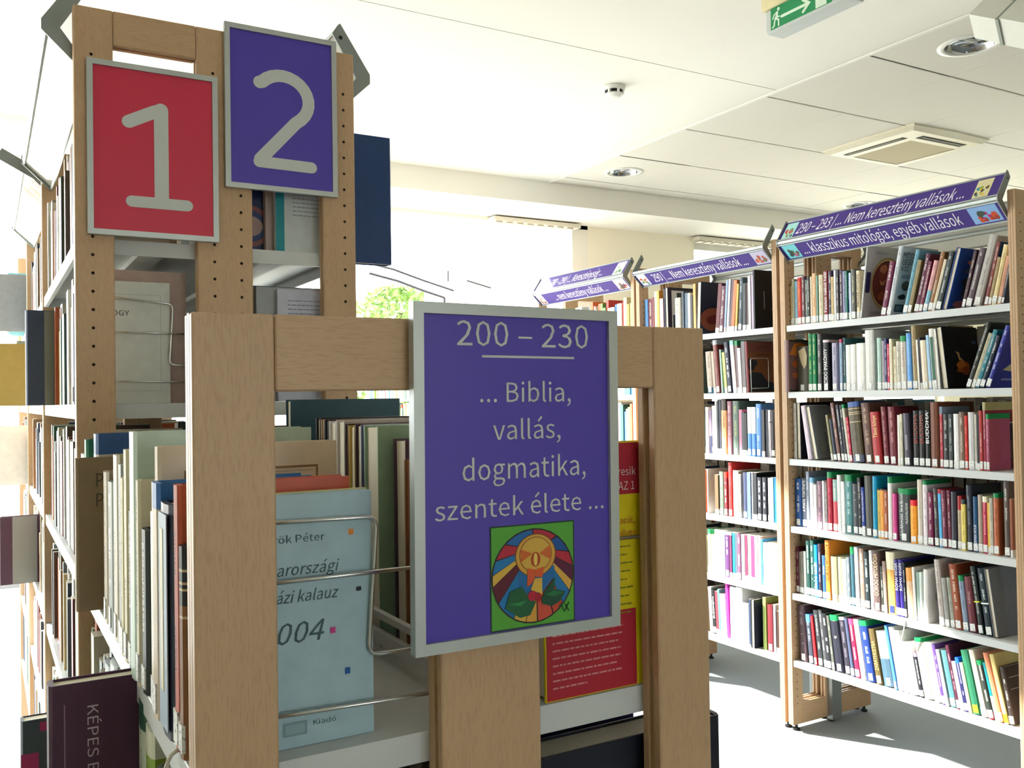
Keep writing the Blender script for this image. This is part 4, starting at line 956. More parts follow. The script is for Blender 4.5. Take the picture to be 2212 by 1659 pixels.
[-2.844,0.0204,0.2116,0.0,"5f6e78",{}],
[-2.8224,0.0213,0.2612,-3.6,"2d5564",{"g":0.12,"np":1}],
[-2.798,0.0241,0.2634,-4.4,"beb9c3",{"np":1}],
[-2.7723,0.0271,0.2603,-4.1,"967d6e",{"ink":"e8e0d8"}],
[-2.7424,0.0294,0.2509,-2.4,"19282d",{"ink":"d0d8d8"}],
[-2.7115,0.016,0.2589,-2.5,"d8d4d8",{}],
[-2.694,0.0388,0.2624,-4.4,"5a4846",{"t":["GÖRÖG MITOLÓGIA","f0c898",0.25,0.95],"d":0.2}],
[-2.6537,0.0128,0.1986,0.0,"32372f",{}],
[-2.6395,0.0158,0.2216,0.0,"968278",{}],
[-2.6211,0.0445,0.2639,-2.4,"e1aa5a",{"tb":["ece4c4",0.28],"d":0.24,"np":1,"labc":"2838a0"}],
[-2.5752,0.0208,0.2369,-2.6,"2d1e7d",{"t":["RÓMAI REGÉK","f0f0f8",0.46,0.95],"d":0.22}],
[-2.5516,0.0206,0.2409,-2.5,"2d1e7d",{"t":["RÓMAI REGÉK","f0f0f8",0.46,0.95],"d":0.22}],
[-2.5281,0.0118,0.2317,-0.5,"1c2432",{"ink":"e0e0e0","d":0.2}],
[-2.5133,0.0342,0.211,-3.5,"e6be9c",{"tb":["e8a050",0.26],"np":1}],
[-2.4778,0.01,0.2179,-2.7,"ecebe4",{"np":1,"d":0.2}],
[-2.4675,0.0145,0.2007,-0.7,"96afa5",{"np":1}],
[-2.4521,0.0105,0.2027,-0.3,"dce8e0",{"np":1}],
[-2.4303,0.0236,0.2187,0.6,"e1dedc",{"pic":"whitebox","np":1,"lab":0,"out":0.01,"d":0.16}],
[-2.3624,0.0245,0.2654,-4.4,"c3b9b4",{"ink":"806860","d":0.2}],
[-2.3367,0.02,0.1954,-5.1,"a5a5a0",{}],
[-2.3155,0.0201,0.1994,-5.0,"a5aa9b",{}],
[-2.2944,0.0333,0.2576,-5.0,"914628",{"ink":"e8d8c0","d":0.22}],
[-2.2599,0.0233,0.2168,-5.9,"8796af",{"g":0.1}],
[-2.2353,0.0324,0.2167,-5.7,"692d37",{"ink":"c09898"}],
[-2.1937,0.0189,0.2619,-7.5,"2d373a",{"ink":"d8d8c8","rb":"e6dc3c","d":0.2}],
[-2.166,0.0287,0.2588,-7.3,"1e2d37",{"ink":"d8e0e0","rb":"e8ecec","d":0.2}],
[-2.1325,0.0183,0.2619,-7.6,"6e737d",{"sp":"d8e2ea","np":1,"d":0.23}]],
[
[-3.1033,0.0453,0.2627,-3.4,"554148",{"ink":"a09498"}],
[-3.0495,0.03,0.2271,-5.2,"3c4150",{"tb":["4c90dc",0.16],"ink":"a8c0d0"}],
[-3.0144,0.0142,0.226,-4.7,"c3232d",{"np":1}],
[-2.9971,0.0329,0.2557,-3.6,"2d3237",{"ink":"a0a8a8"}],
[-2.9628,0.0179,0.2639,-4.2,"4b4b50",{"ink":"c0c0c8"}],
[-2.9441,0.0305,0.2508,-3.9,"1c2026",{"ink":"e8e8e8"}],
[-2.9126,0.0153,0.2467,-3.6,"5c6058",{}],
[-2.8956,0.049,0.2534,-5.5,"1e2030",{"g":0.1,"ink":"d0d0c8"}],
[-2.8448,0.0356,0.2528,-3.9,"2d2a37",{"tb":["d0d0d4",0.05],"ink":"8c8898"}],
[-2.8078,0.0194,0.2548,-3.9,"4b5573",{"np":1}],
[-2.7871,0.0285,0.2561,-4.9,"aa1e4b",{"tb":["e84878",0.1],"ink":"f0c8d8"}],
[-2.7573,0.0328,0.2602,-5.0,"cdcdd7",{"ink":"606078"}],
[-2.7216,0.0443,0.2622,-4.9,"193782",{"g":0.09,"ink":"d0dcf0"}],
[-2.6759,0.0346,0.235,-4.7,"5f502d",{"t":["ZARATHUSTRA","d8c070",0.25,0.78]}],
[-2.64,0.0558,0.2331,-4.9,"bebea5",{"low":["466478",0.5],"np":1}],
[-2.5828,0.0129,0.2688,-6.2,"4b91e1",{}],
[-2.5692,0.0276,0.264,-6.7,"eceef0",{"np":1}],
[-2.5573,0.03,0.2552,-0.6,"eceef0",{"np":1,"d":0.2}],
[-2.5251,0.0474,0.2163,1.9,"ebebee",{"np":1}],
[-2.4756,0.0197,0.1784,-6.6,"20202c",{"ink":"e8e8e8","tb":["d8a8e0",0.08]}],
[-2.4537,0.0461,0.2458,-8.3,"c8c3b9",{"g":0.07,"np":1,"d":0.2}],
[-2.4037,0.0389,0.2376,-6.1,"ecebe8",{"np":1}],
[-2.3636,0.0136,0.2366,-8.1,"5a3c82",{}],
[-2.3488,0.0143,0.2209,-4.5,"c8ccce",{}],
[-2.3334,0.0331,0.2205,-6.1,"50828a",{"np":1}],
[-2.2988,0.0151,0.2477,-9.6,"4b1e32",{"ink":"d0a8b8","d":0.2}],
[-2.2822,0.0176,0.1893,-8.4,"c8c0d8",{}],
[-2.2629,0.0161,0.2082,-9.7,"23235a",{"tb":["1860e0",0.11],"ink":"c8c8e8"}],
[-2.2456,0.0148,0.1922,-8.2,"cdcda0",{}],
[-2.2294,0.0353,0.2439,-11.3,"23694b",{"labc":"f0d818","np":1,"d":0.2}],
[-2.1903,0.0261,0.2524,-10.4,"b4afa0",{"np":1,"d":0.2}],
[-2.161,0.0223,0.2199,-11.8,"28322d",{"g":0.08,"low":["a83038",0.12]}],
[-2.137,0.0123,0.2176,-12.8,"14828c",{"low":["d8e4e4",0.42],"np":1}],
[-2.1231,0.0221,0.257,-13.2,"d78764",{"np":1,"d":0.2}],
[-2.0981,0.0164,0.2574,-12.6,"d7c382",{"labc":"f0d010","np":1,"d":0.2}],
[-2.0798,0.0201,0.2145,-10.0,"3c3432",{"ink":"e0e0e0","d":0.16,"pic":"tu"}]]]
FAR=[
[
[-4.3324,0.0312,0.2395,0.0,"6ea5e1",{"np":1}],
[-4.2927,0.0438,0.2375,0.0,"6e1e28",{}],
[-4.2469,0.0175,0.2445,0.0,"7a2030",{}],
[-4.2243,0.0237,0.2765,0.0,"ebcdaa",{"ink":"a04020"}],
[-4.1993,0.0197,0.2785,0.0,"f0a53c",{}],
[-4.1745,0.0177,0.2315,0.0,"ece8e4",{}],
[-4.1549,0.0207,0.2295,0.0,"d8a8b4",{}],
[-4.1317,0.0112,0.2825,0.0,"1c2440",{}],
[-4.1192,0.0242,0.2897,-2.1,"241c30",{"sp":"f0ece8","pic":"album","np":1,"lab":0,"d":0.24}],
[-3.9711,0.0482,0.2205,0.0,"cdc6b4",{"ink":"403830"}],
[-3.9067,0.0185,0.2505,0.0,"233241",{}],
[-3.8865,0.0229,0.2405,0.0,"566a80",{}],
[-3.8607,0.0205,0.2375,0.0,"c8ccc8",{"ink":"303838"}],
[-3.8391,0.0192,0.2235,0.0,"2c2018",{}],
[-3.8154,0.0201,0.2835,0.0,"e6a55a",{"np":1}],
[-3.7947,0.0304,0.288,3.5,"242c40",{"sp":"f4ece0","pic":"redcircle","np":1,"lab":0,"d":0.23}],
[-3.6465,0.0251,0.2606,7.4,"641c24",{}],
[-3.6191,0.0357,0.2441,11.1,"5f233c",{}],
[-3.5786,0.0133,0.2717,5.4,"90a8c8",{}],
[-3.5632,0.0153,0.2746,5.3,"dcd8e4",{"np":1}],
[-3.5468,0.0171,0.271,7.8,"644b55",{}],
[-3.5275,0.0209,0.2649,9.2,"e17841",{}],
[-3.5002,0.0138,0.2443,8.8,"d8b050",{}],
[-3.4797,0.0279,0.2737,8.8,"3c505a",{"ink":"c8d4d8"}],
[-3.4427,0.0213,0.2404,7.3,"30343a",{}],
[-3.4182,0.0155,0.242,3.8,"4a3430",{}],
[-3.3988,0.0154,0.2715,0.0,"ecebe8",{"np":1}],
[-3.3772,0.011,0.2725,0.0,"d8bce0",{"np":1}],
[-3.3647,0.0138,0.3005,0.0,"0a0a10",{"pic":"purplealbum","np":1,"lab":0,"d":0.24}]],
[
[-3.7117,0.0448,0.2241,0.0,"afa091",{"low":["185878",0.13]}],
[-3.6648,0.0171,0.2241,0.0,"b4a594",{}],
[-3.6447,0.0325,0.2822,-5.1,"78322d",{"tb":["b8c0c8",0.09],"ink":"a06050"}],
[-3.6056,0.0097,0.2304,-3.1,"a8ccc4",{"np":1}],
[-3.5804,0.0179,0.2149,-5.0,"d7d278",{}],
[-3.5584,0.0343,0.2674,-5.7,"141e37",{"ink":"f0f0f4"}],
[-3.5171,0.0246,0.273,-4.8,"ebcdc8",{"tb":["90d8c0",0.09]}],
[-3.4916,0.0188,0.2695,-3.3,"786469",{"g":0.09,"ink":"303030"}],
[-3.4705,0.0201,0.2304,-2.9,"ecdcd8",{}],
[-3.4482,0.024,0.2632,-1.7,"6e696e",{}],
[-3.422,0.0192,0.2623,-2.4,"7d2a2c",{"pic":"brownface","np":1,"lab":0,"d":0.23}]],
[
[-3.7354,0.026,0.2471,0.0,"ece0dc",{"np":1}],
[-3.7081,0.0192,0.2321,0.0,"786482",{"low":["20264c",0.4],"np":1}],
[-3.688,0.0286,0.2541,0.0,"ecdcd4",{"np":1}],
[-3.6585,0.0114,0.2801,0.0,"d8d4d0",{"ink":"202020"}],
[-3.6461,0.0129,0.2791,0.0,"14181c",{}],
[-3.6323,0.0159,0.2821,0.0,"1c2440",{"ink":"e0e0e0"}],
[-3.6121,0.0411,0.3021,0.0,"eba56e",{"tb":["3c2a1c",0.24],"ink":"3a2010"}],
[-3.5668,0.033,0.2781,0.0,"966473",{"ink":"e0c0c0"}],
[-3.5326,0.0472,0.2791,0.0,"5a6e64",{"ink":"a8b060"}],
[-3.483,0.0208,0.2341,0.0,"e67896",{"np":1}],
[-3.4613,0.0178,0.2221,0.0,"2c3840",{}],
[-3.4427,0.0177,0.2161,0.0,"1c1c1c",{"ink":"f0f0f0"}],
[-3.4239,0.03,0.2471,0.0,"f4f4f4",{"low":["5a9ae4",0.46],"np":1}],
[-3.3933,0.0302,0.2471,0.0,"f4f4f4",{"low":["5a9ae4",0.46],"np":1}],
[-3.3621,0.0361,0.2631,0.0,"6496dc",{"ink":"f0f4f8","d":0.2}],
[-3.3224,0.0183,0.2341,0.0,"34363c",{}],
[-3.303,0.0192,0.2351,0.0,"0c1028",{"np":1}],
[-3.2814,0.015,0.2331,0.0,"d8d0e0",{"np":1}],
[-3.2653,0.029,0.2271,0.0,"2d1919",{"np":1}]],
[
[-3.7317,0.007,0.2351,0.0,"d4cdc8",{"pic":"palebox","np":1,"lab":0,"d":0.2}],
[-3.669,0.0253,0.2101,0.0,"6e5537",{}],
[-3.6425,0.0369,0.2281,0.0,"5f735f",{}],
[-3.6028,0.0274,0.2271,0.0,"781923",{"tb":["d82c20",0.13]}],
[-3.5716,0.0289,0.2811,0.0,"be2d2d",{"ink":"d86050","d":0.2}],
[-3.54,0.0367,0.2401,0.0,"e1d7c8",{"np":1}],
[-3.5027,0.0099,0.2381,0.0,"a89478",{}],
[-3.4919,0.0122,0.2241,0.0,"e0d4c0",{}],
[-3.463,0.0306,0.2351,0.0,"2d375a",{"np":1}],
[-3.4313,0.0243,0.2371,0.0,"5a6e96",{"np":1}],
[-3.4044,0.009,0.2381,0.0,"b8bcc4",{}],
[-3.3932,0.024,0.2381,0.0,"0c1018",{"d":0.2}],
[-3.3667,0.0333,0.2161,0.0,"191c28",{"ink":"d8dce0"}],
[-3.3296,0.0315,0.2181,0.0,"191c28",{"ink":"d8dce0"}],
[-3.2959,0.0263,0.2161,0.0,"f4f4f4",{"np":1}],
[-3.269,0.0147,0.2211,0.0,"82e1e6",{"np":1}],
[-3.2538,0.018,0.2231,0.0,"0069b4",{"np":1}]],
[
[-3.7374,0.0285,0.2326,0.0,"c8bc90",{"g":0.1}],
[-3.7075,0.022,0.2056,0.0,"f0efec",{"np":1}],
[-3.6844,0.0607,0.2366,0.0,"ecf0ee",{"ink":"a8b0b0"}],
[-3.6224,0.0187,0.2366,0.0,"c8ecec",{"np":1}],
[-3.6023,0.0351,0.2346,0.0,"5a2d69",{"tb":["f0f0f0",0.06],"ink":"f0e8f4"}],
[-3.5663,0.0154,0.2346,0.0,"642350",{"ink":"f0e8f0","tb":["f0f0f0",0.06]}],
[-3.5482,0.0182,0.2346,0.0,"0082be",{"ink":"e0f0f8"}],
[-3.5287,0.0142,0.2346,0.0,"506070",{"ink":"e0e8f0"}],
[-3.5139,0.0308,0.2336,0.0,"6e4664",{"ink":"f0e8f0"}],
[-3.4818,0.0209,0.2336,0.0,"c0f0f0",{"np":1}],
[-3.4596,0.017,0.2356,0.0,"78284c",{}],
[-3.442,0.0281,0.2376,0.0,"f2f0f0",{"np":1}],
[-3.4126,0.025,0.2366,0.0,"af3264",{}],
[-3.3864,0.0187,0.2396,0.0,"f0f0f4",{"ink":"303050"}],
[-3.3665,0.017,0.2376,0.0,"ecd8dc",{}],
[-3.3482,0.0133,0.2286,0.0,"46a0dc",{"np":1}],
[-3.3343,0.03,0.2126,0.0,"f0f0ee",{"ink":"404040"}],
[-3.3032,0.0314,0.2146,0.0,"f0f0ee",{"ink":"404040"}],
[-3.2706,0.0377,0.2166,0.0,"f0dccd",{"np":1,"bands":1,"lab":0}]],
[
[-3.729,0.0238,0.2423,-1.4,"969b9b",{"np":1}],
[-3.7027,0.0211,0.2316,-3.3,"181a1c",{"t":["BUDDHISTA","e0e4e4",0.35,0.85]}],
[-3.68,0.0226,0.2275,-2.8,"782d3c",{}],
[-3.6561,0.0128,0.2404,-2.4,"509888",{}],
[-3.6421,0.0187,0.2205,-2.8,"e0e8e8",{"ink":"404848"}],
[-3.6222,0.0264,0.2196,-3.6,"e0dcd0",{}],
[-3.5941,0.0164,0.2845,-2.8,"be32a5",{"np":1,"d":0.2}],
[-3.5765,0.0479,0.272,4.3,"f4f4f4",{"np":1,"d":0.2}],
[-3.5273,0.0438,0.2772,0.0,"f2f2f2",{"np":1,"d":0.2}],
[-3.4806,0.0412,0.2052,0.0,"f2f2f4",{"np":1,"d":0.2}],
[-3.4379,0.0133,0.2292,0.0,"1c3050",{"np":1}],
[-3.3935,0.0233,0.2412,0.0,"242838",{"sp":"c8e0f0","np":1,"lab":0,"out":0.03,"d":0.2}],
[-3.3392,0.0199,0.2582,0.0,"96aa5a",{"np":1}],
[-3.3125,0.0425,0.2292,0.0,"6e1e28",{"np":1,"ink":"b08080"}],
[-3.2686,0.0142,0.2342,0.0,"8890a0",{"np":1}],
[-3.2482,0.0179,0.2072,0.0,"3c241c",{}]]]

for k in range(6):
    fill_shelf(NEAR[k], SZR[k], R1-.003, R0+TH+.003, k, 'nearest', 'books on the nearest right bookcase', 10+k, .0095)
    fill_shelf(FAR[k], SZR[k], R1+PT-.003, R1+.05+TH+.003, k, 'middle', 'books on the middle right bookcase', 30+k, .0255)
# ---------------------------------------------------- front section of the left row
GL = 'books on the left row of bookcases'
def lbk(x, y, t, h, d, col, label, z=1.2874, **o):
    return add_book(spine_left(x, y+t, z), t, h, d, col, o, label, GL, 'hi')
def rbk(x, y, t, h, d, col, label, z=1.2874, **o):
    return add_book(spine_right(x, y, z), t, h, d, col, o, label, GL, 'lo')
def face_text(bk, y, items, m, name='lettering'):
    """lettering on a cover that faces the camera side (-Y) at depth y; items (text, x, z, width or None, cap, shear, vertical)"""
    for body, x, z, wd_, cap, sh, vert in items:
        q = MB(); O_ = Vector((x, y-.0008, z))
        if vert: put_text(q, body, O_, -EZ, EX, width=wd_, height=cap, shear=sh)
        else: put_text(q, body, O_, EX, EZ, width=wd_, height=cap, shear=sh)
        q.build(name, m, bk)
def face_rects(bk, y, items, name='cover_print'):
    for k, (x0, x1, z0, z1, hx) in enumerate(items):
        q = MB(); q.add([(x0, y-.0005-.0001*k, z0), (x1, y-.0005-.0001*k, z0), (x1, y-.0005-.0001*k, z1), (x0, y-.0005-.0001*k, z1)], [(0, 1, 2, 3)], flat(hx)); q.build(name, None, bk)
TEALT = flat('3c5a60')
b = lbk(.158, .8335, .013, .232, .164, 'a9c6d2', 'pale blue church guide facing out, leaning behind the wire bookend', np=1, lab=0)
face_text(b, .8335, [('Török Péter', .213, 1.4755, .062, .0068, 0, 0), ('Magyarországi', .196, 1.4455, .093, .0105, .25, 0), ('egyházi kalauz', .200, 1.4205, .088, .0105, .25, 0), ('2004', .212, 1.383, .062, .019, .25, 0), ('Egyházi', .190, 1.3008, .037, .0045, 0, 0), ('Kiadó', .262, 1.3052, .022, .0045, 0, 0)], TEALT)
face_rects(b, .8335, [(.2985, .3035, 1.478, 1.4835, 'e08a30'), (.3055, .3105, 1.424, 1.428, '14202c'), (.2795, .2845, 1.3872, 1.3928, 'c83c8c'), (.2935, .2985, 1.347, 1.353, '0a58a8'), (.234, .256, 1.2985, 1.311, '7c9aa4'), (.236, .254, 1.3005, 1.309, '90aeb8')])
lbk(.158, .8470, .006, .233, .165, 'c9c48a', 'thin yellow-green book just behind the pale blue church guide', lab=0)
lbk(.150, .8545, .020, .190, .135, '2a2c34', 'small checked book with black, white and brown bands beside the front post', low=['8a5a34', .72], bands=1, np=1)
lbk(.150, .8760, .024, .243, .165, 'c05a44', 'orange-red book standing next to the front post', ink='5a1c18')
b = lbk(.148, .905, .058, .222, .155, '1f2a44', 'thick navy book with silver-blue wrapped spine on the front left shelf', np=1)
q = MB(); q.box(.1468, .1478, .912, .956, 1.295, 1.5, flat('9fb0c4')); q.box(.1462, .1468, .93, .945, 1.33, 1.485, flat('ddd6bc')); q.build('spine_wrap', None, b)
b = lbk(.147, .972, .040, .238, .160, 'cbbba6', 'cream book with a bright blue top band on the front left shelf', tb=['2f6fb8', .11], np=1)
lbk(.150, 1.014, .018, .205, .15, 'e4dfc8', 'slim white book between the blue-banded and cream bordered books')
b = lbk(.158, 1.036, .024, .272, .200, 'd8c9b2', 'tall cream book with brown ruled border and a 201 T 95 label', np=1, lab=0)
face_rects(b, 1.036, [(.186, .335, 1.5300, 1.5325, '8a6a48'), (.186, .1885, 1.31, 1.5325, '8a6a48'), (.3325, .335, 1.31, 1.5325, '8a6a48'), (.1915, .3295, 1.5262, 1.5268, 'a08868'), (.1915, .1921, 1.31, 1.5268, 'a08868'), (.201, .228, 1.482, 1.512, 'e9e2d2')])
face_text(b, 1.0355, [('201', .206, 1.5005, .015, .0062, 0, 0), ('T 95', .205, 1.4895, .017, .0055, 0, 0)], flat('2a2420'), 'label_text')
lbk(.149, 1.064, .034, .18, .15, '28343a', 'short dark book in the middle of the front left shelf')
lbk(.147, 1.102, .020, .232, .15, 'd9d2b8', 'cream slim book in front of the tall mint-green book')
lbk(.146, 1.126, .046, .286, .210, 'bcd0c4', 'tall pale mint-green book on the front left shelf', np=1, lab=0)
lbk(.149, 1.176, .030, .19, .15, '243430', 'dark green book beside the tall mint-green book')
lbk(.148, 1.210, .030, .262, .16, 'd4c9a8', 'cream ribbed book past the mint-green book')
lbk(.148, 1.244, .026, .225, .16, 'c6bf8c', 'pale yellow slim book past the mint-green book')
lbk(.150, 1.276, .036, .24, .16, '8a8f92', 'grey book with checked spine near the brown Petőfi-style volume')
lbk(.150, 1.318, .050, .25, .17, 'b0a88c', 'beige book next behind the grey checked book')
lbk(.150, 1.374, .060, .21, .16, '5a6a60', 'grey green book hidden behind the beige book')
lbk(.150, 1.440, .050, .22, .16, 'a89a80', 'tan book just in front of the big brown volume')
b = lbk(.1185, 1.5560, .022, .236, .170, '8f7a5e', 'big brown book pulled out from the shelf, lettered POP PET', np=1, lab=0)
face_text(b, 1.556, [('POP', .1485, 1.478, .040, .021, 0, 0), ('PETŐ', .1485, 1.447, .056, .021, 0, 0)], flat('4a4638'))
q = MB(); q.add([(.158, 1.5552, 1.300), (.215, 1.5552, 1.300), (.215, 1.5552, 1.385)], [(0, 1, 2)]); q.build('cover_triangle', flat('2c3648'), b)
lbk(.150, 1.582, .045, .272, .19, 'c8c4bc', 'white topped book with blue and red band behind the brown volume', tb=['2c5490', .12], low=['8a4a4a', .7])
lbk(.140, 1.632, .030, .262, .17, '2f7a5c', 'green topped book behind the brown volume')
lbk(.150, 1.668, .060, .24, .17, '7a6a5a', 'brown book at the far end of the front left shelf')
lbk(.150, 1.734, .050, .255, .17, '3a3c44', 'charcoal book at the far end of the front left shelf')
lbk(.150, 1.790, .070, .23, .17, 'b8b4a8', 'pale grey book against the tall end panel')
# right-hand side of the same shelf: fore-edges towards the left, covers towards the camera
b = rbk(.690, .8120, .022, .268, .187, 'e3cf10', 'yellow and red paperback facing out behind the right opening of the front panel', np=1, lab=0)
face_rects(b, .8120, [(.5035, .6895, 1.498, 1.5545, 'b01c30'), (.5035, .6895, 1.288, 1.348, 'e3cf10'), (.5045, .622, 1.2885, 1.372, 'b01c30'), (.634, .648, 1.40, 1.505, '1c1c20'), (.634, .650, 1.352, 1.366, '1c1c20')])
face_text(b, .8108, [('keresik', .588, 1.519, .036, .0085, 0, 0), ('AZ 1', .600, 1.503, .022, .009, 0, 0)], flat('e8c8c8'))
face_text(b, .8108, [('hazát,', .596, 1.466, .026, .007, 0, 0), ('milyen', .594, 1.4525, .030, .007, 0, 0)], flat('c85a20'))
q = MB(); rg = random.Random(5)
for k in range(9):
    x = .512; xe = .605-(.05 if k == 8 else rg.uniform(0, .012))
    while x < xe: wl = rg.uniform(.003, .010); q.box(x, min(xe, x+wl), .8108, .8111, 1.3625-.0078*k, 1.3642-.0078*k); x += wl+.0016
o = q.build('small_print', flat('d88a90'), b); o['kind'] = 'stuff'
q = MB()
for k in range(9):
    x = .572; xe = .622-rg.uniform(0, .012)
    while x < xe: wl = rg.uniform(.003, .010); q.box(x, min(xe, x+wl), .8108, .8111, 1.44-.009*k, 1.4416-.009*k); x += wl+.0016
o = q.build('small_print', flat('8a8a18'), b); o['kind'] = 'stuff'
rbk(.690, .838, .030, .25, .16, '2c2a30', 'dark book right behind the yellow and red paperback')
rbk(.690, .872, .050, .24, .17, '7c7468', 'taupe book behind the subject sign on the front right shelf')
rbk(.690, .926, .060, .235, .17, '4a4440', 'dark brown book behind the subject sign on the front right shelf')
rbk(.690, .996, .026, .262, .238, 'c9ab86', 'tan book with plain cover next to the purple subject sign', np=1)
rbk(.690, 1.026, .012, .245, .245, '9a6a48', 'slim brown book between the tan and the dark brown ones', np=1)
rbk(.690, 1.042, .018, .243, .236, '32180f', 'very dark brown book left of the tan book', np=1)
rbk(.690, 1.064, .040, .268, .232, '5a4656', 'plum-grey book above the very dark brown one', np=1)
rbk(.690, 1.112, .050, .285, .250, '93b39a', 'large pale green book facing out left of the subject sign', np=1)
rbk(.690, 1.166, .014, .285, .248, '6a7090', 'slim lavender-blue book behind the large pale green book', np=1)
rbk(.690, 1.183, .040, .285, .240, '3e2830', 'dark plum book in the row behind the pale green book', np=1)
rbk(.690, 1.226, .024, .283, .240, 'c9a858', 'book with yellowish page edges behind the dark plum one', np=1)
rbk(.690, 1.253, .012, .285, .240, '4a3028', 'slim brown book beside the yellow-edged one', np=1)
rbk(.690, 1.268, .034, .290, .240, 'cfc6c2', 'white book with pale page edges near the dark teal volume', np=1)
rbk(.690, 1.305, .030, .288, .240, 'd8d2d4', 'second white book with pale page edges near the dark teal volume', np=1)
rbk(.690, 1.338, .018, .29, .240, '1a2034', 'navy book with torn spine end near the dark teal volume', np=1)
rbk(.690, 1.360, .014, .29, .240, 'b09070', 'slim tan book beside the navy torn one', np=1)
rbk(.690, 1.378, .020, .292, .240, '1c1a22', 'black book at the end of the visible row', np=1)
rbk(.690, 1.62, .03, .322, .215, '2f4f5e', 'big dark teal book seen below the top rail of the front panel', np=1)
# lower shelf of the front section
Z2 = .9684
b = lbk(.058, 1.150, .030, .322, .240, '4a2c44', 'large plum Képes Biblia standing out from the lower left shelf', Z2, np=1, lab=0)
face_text(b, 1.150, [('KÉPES BIBLIA', .0985, 1.263, .125, .0115, 0, 1)], flat('b9aab8'))
face_rects(b, 1.150, [(.0745, .0758, .985, 1.268, '8a6e86')])
lbk(.150, .84, .03, .25, .16, '2a3450', 'navy book at the near end of the lower left shelf', Z2)
lbk(.150, .878, .045, .235, .16, 'cdd0c8', 'white and grey book on the lower left shelf beside the white cord', Z2)
lbk(.150, .93, .035, .272, .18, '1f5a48', 'dark green and white book on the lower left shelf', Z2, low=['d8d8cc', .45])
lbk(.150, .97, .045, .262, .17, '6a7868', 'grey green book with orange neighbour on the lower left shelf', Z2)
lbk(.150, 1.018, .022, .24, .16, 'c8683c', 'small orange book on the lower left shelf', Z2)
lbk(.150, 1.044, .045, .285, .18, '8aa83c', 'lime green book beside the plum Bible', Z2, tb=['d8dcc8', .1])
lbk(.150, 1.093, .05, .30, .18, 'c6cfc0', 'white ribbed book beside the plum Bible', Z2, tb=['1f4a3c', .1])
lbk(.146, 1.20, .05, .25, .16, '2c4a8a', 'royal blue book just behind the plum Bible', Z2)
lbk(.146, 1.26, .06, .262, .16, '262c3a', 'dark navy folder behind the plum Bible', Z2, tb=['c8ccc8', .06])
lbk(.146, 1.33, .055, .285, .17, '3c66a4', 'blue book with white top edge below the brown volume', Z2, tb=['d8e0e4', .07])
lbk(.146, 1.39, .06, .27, .17, 'b8c0c4', 'pale grey blue book below the brown volume', Z2)
lbk(.146, 1.46, .05, .24, .17, '9a927c', 'beige book low on the front left shelf near the tall end panel', Z2)
b = rbk(.748, .815, .048, .262, .27, '151a2a', 'thick black leather book sticking out on the lower right, by the right post', Z2, np=1, lab=0)
rbk(.69, .868, .024, .245, .22, '1c2026', 'black leather book low behind the right opening', Z2, np=1, lab=0)
rbk(.69, .902, .060, .262, .22, '221c5a', 'navy book with pale page top low behind the right opening', Z2, np=1, lab=0)
rbk(.69, .975, .05, .24, .2, '4a3c34', 'brown book low behind the mid post', Z2)
# tall bookcase seen through the openings of its end panel
b = lbk(.168, 1.948, .016, .243, .157, 'd3d6d0', 'white book with ruled cover and the letters GY behind the wire bookend', 1.6074, np=1, lab=0)
face_text(b, 1.948, [('LOGY', .2085, 1.782, .040, .0105, 0, 0)], flat('3a3c3c'))
face_rects(b, 1.948, [(.185, .3075, 1.824, 1.8246, '9aa09c'), (.3068, .3075, 1.632, 1.8246, '9aa09c'), (.185, .3075, 1.632, 1.6326, '9aa09c')])
lbk(.160, 1.967, .020, .268, .200, 'b49a8e', 'pinkish brown larger book behind the white ruled book', 1.6074, np=1, lab=0)
lbk(.150, 1.990, .04, .22, .17, '4a4058', 'dark purple book behind the pinkish brown one', 1.6074)
b = rbk(.690, 1.930, .016, .235, .152, 'cfd6d8', 'white paperback back cover with grey text under the number 2 sign', 1.9254, np=1, lab=0)
face_rects(b, 1.930, [(.5385, .557, 1.926, 2.159, '1d8f9c')])
q = MB(); rg = random.Random(8)
for k in range(6):
    x = .575; xe = .645-rg.uniform(0, .015)
    while x < xe: wl = rg.uniform(.004, .012); q.box(x, min(xe, x+wl), 1.9288, 1.9292, 2.052-.009*k, 2.0538-.009*k); x += wl+.002
o = q.build('small_print', flat('8a9094'), b); o['kind'] = 'stuff'
b = rbk(.690, 1.950, .018, .245, .168, 'b3a19b', 'pinkish grey book beside the blue picture cover under the number 2 sign', 1.9254, np=1, lab=0)
b = rbk(.690, 1.972, .020, .25, .225, '22345c', 'dark blue book with a round picture under the number 2 sign', 1.9254, np=1, lab=0)
q = MB()
for k, (rx, rz, hx) in enumerate(((.046, .045, '8a5a5c'), (.038, .034, '3a4a7a'), (.028, .022, 'b09a94'))):
    q.add([(.494+rx*math.cos(2*PI*i/20), 1.9712-.0002*k, 1.985+rz*math.sin(2*PI*i/20)) for i in range(20)], [tuple(range(20))], flat(hx))
q.build('round_picture', None, b)
b = rbk(.835, 2.000, .030, .300, .245, '1f3f74', 'large glossy blue book hanging out past the right post of the tall bookcase', 1.9254, np=1, lab=0)
b = rbk(.690, 1.930, .014, .240, .150, 'c3c6d8', 'white paperback with a text block low under the number 2 sign', 1.6074, np=1, lab=0)
q = MB(); rg = random.Random(9)
for k in range(12):
    x = .562; xe = .645-rg.uniform(0, .015)
    while x < xe: wl = rg.uniform(.004, .012); q.box(x, min(xe, x+wl), 1.9288, 1.9292, 1.822-.0092*k, 1.8238-.0092*k); x += wl+.002
o = q.build('small_print', flat('7c80a0'), b); o['kind'] = 'stuff'
rbk(.690, 1.947, .024, .245, .19, 'a8adb0', 'grey book beside the white text-block paperback', 1.6074, np=1, lab=0)
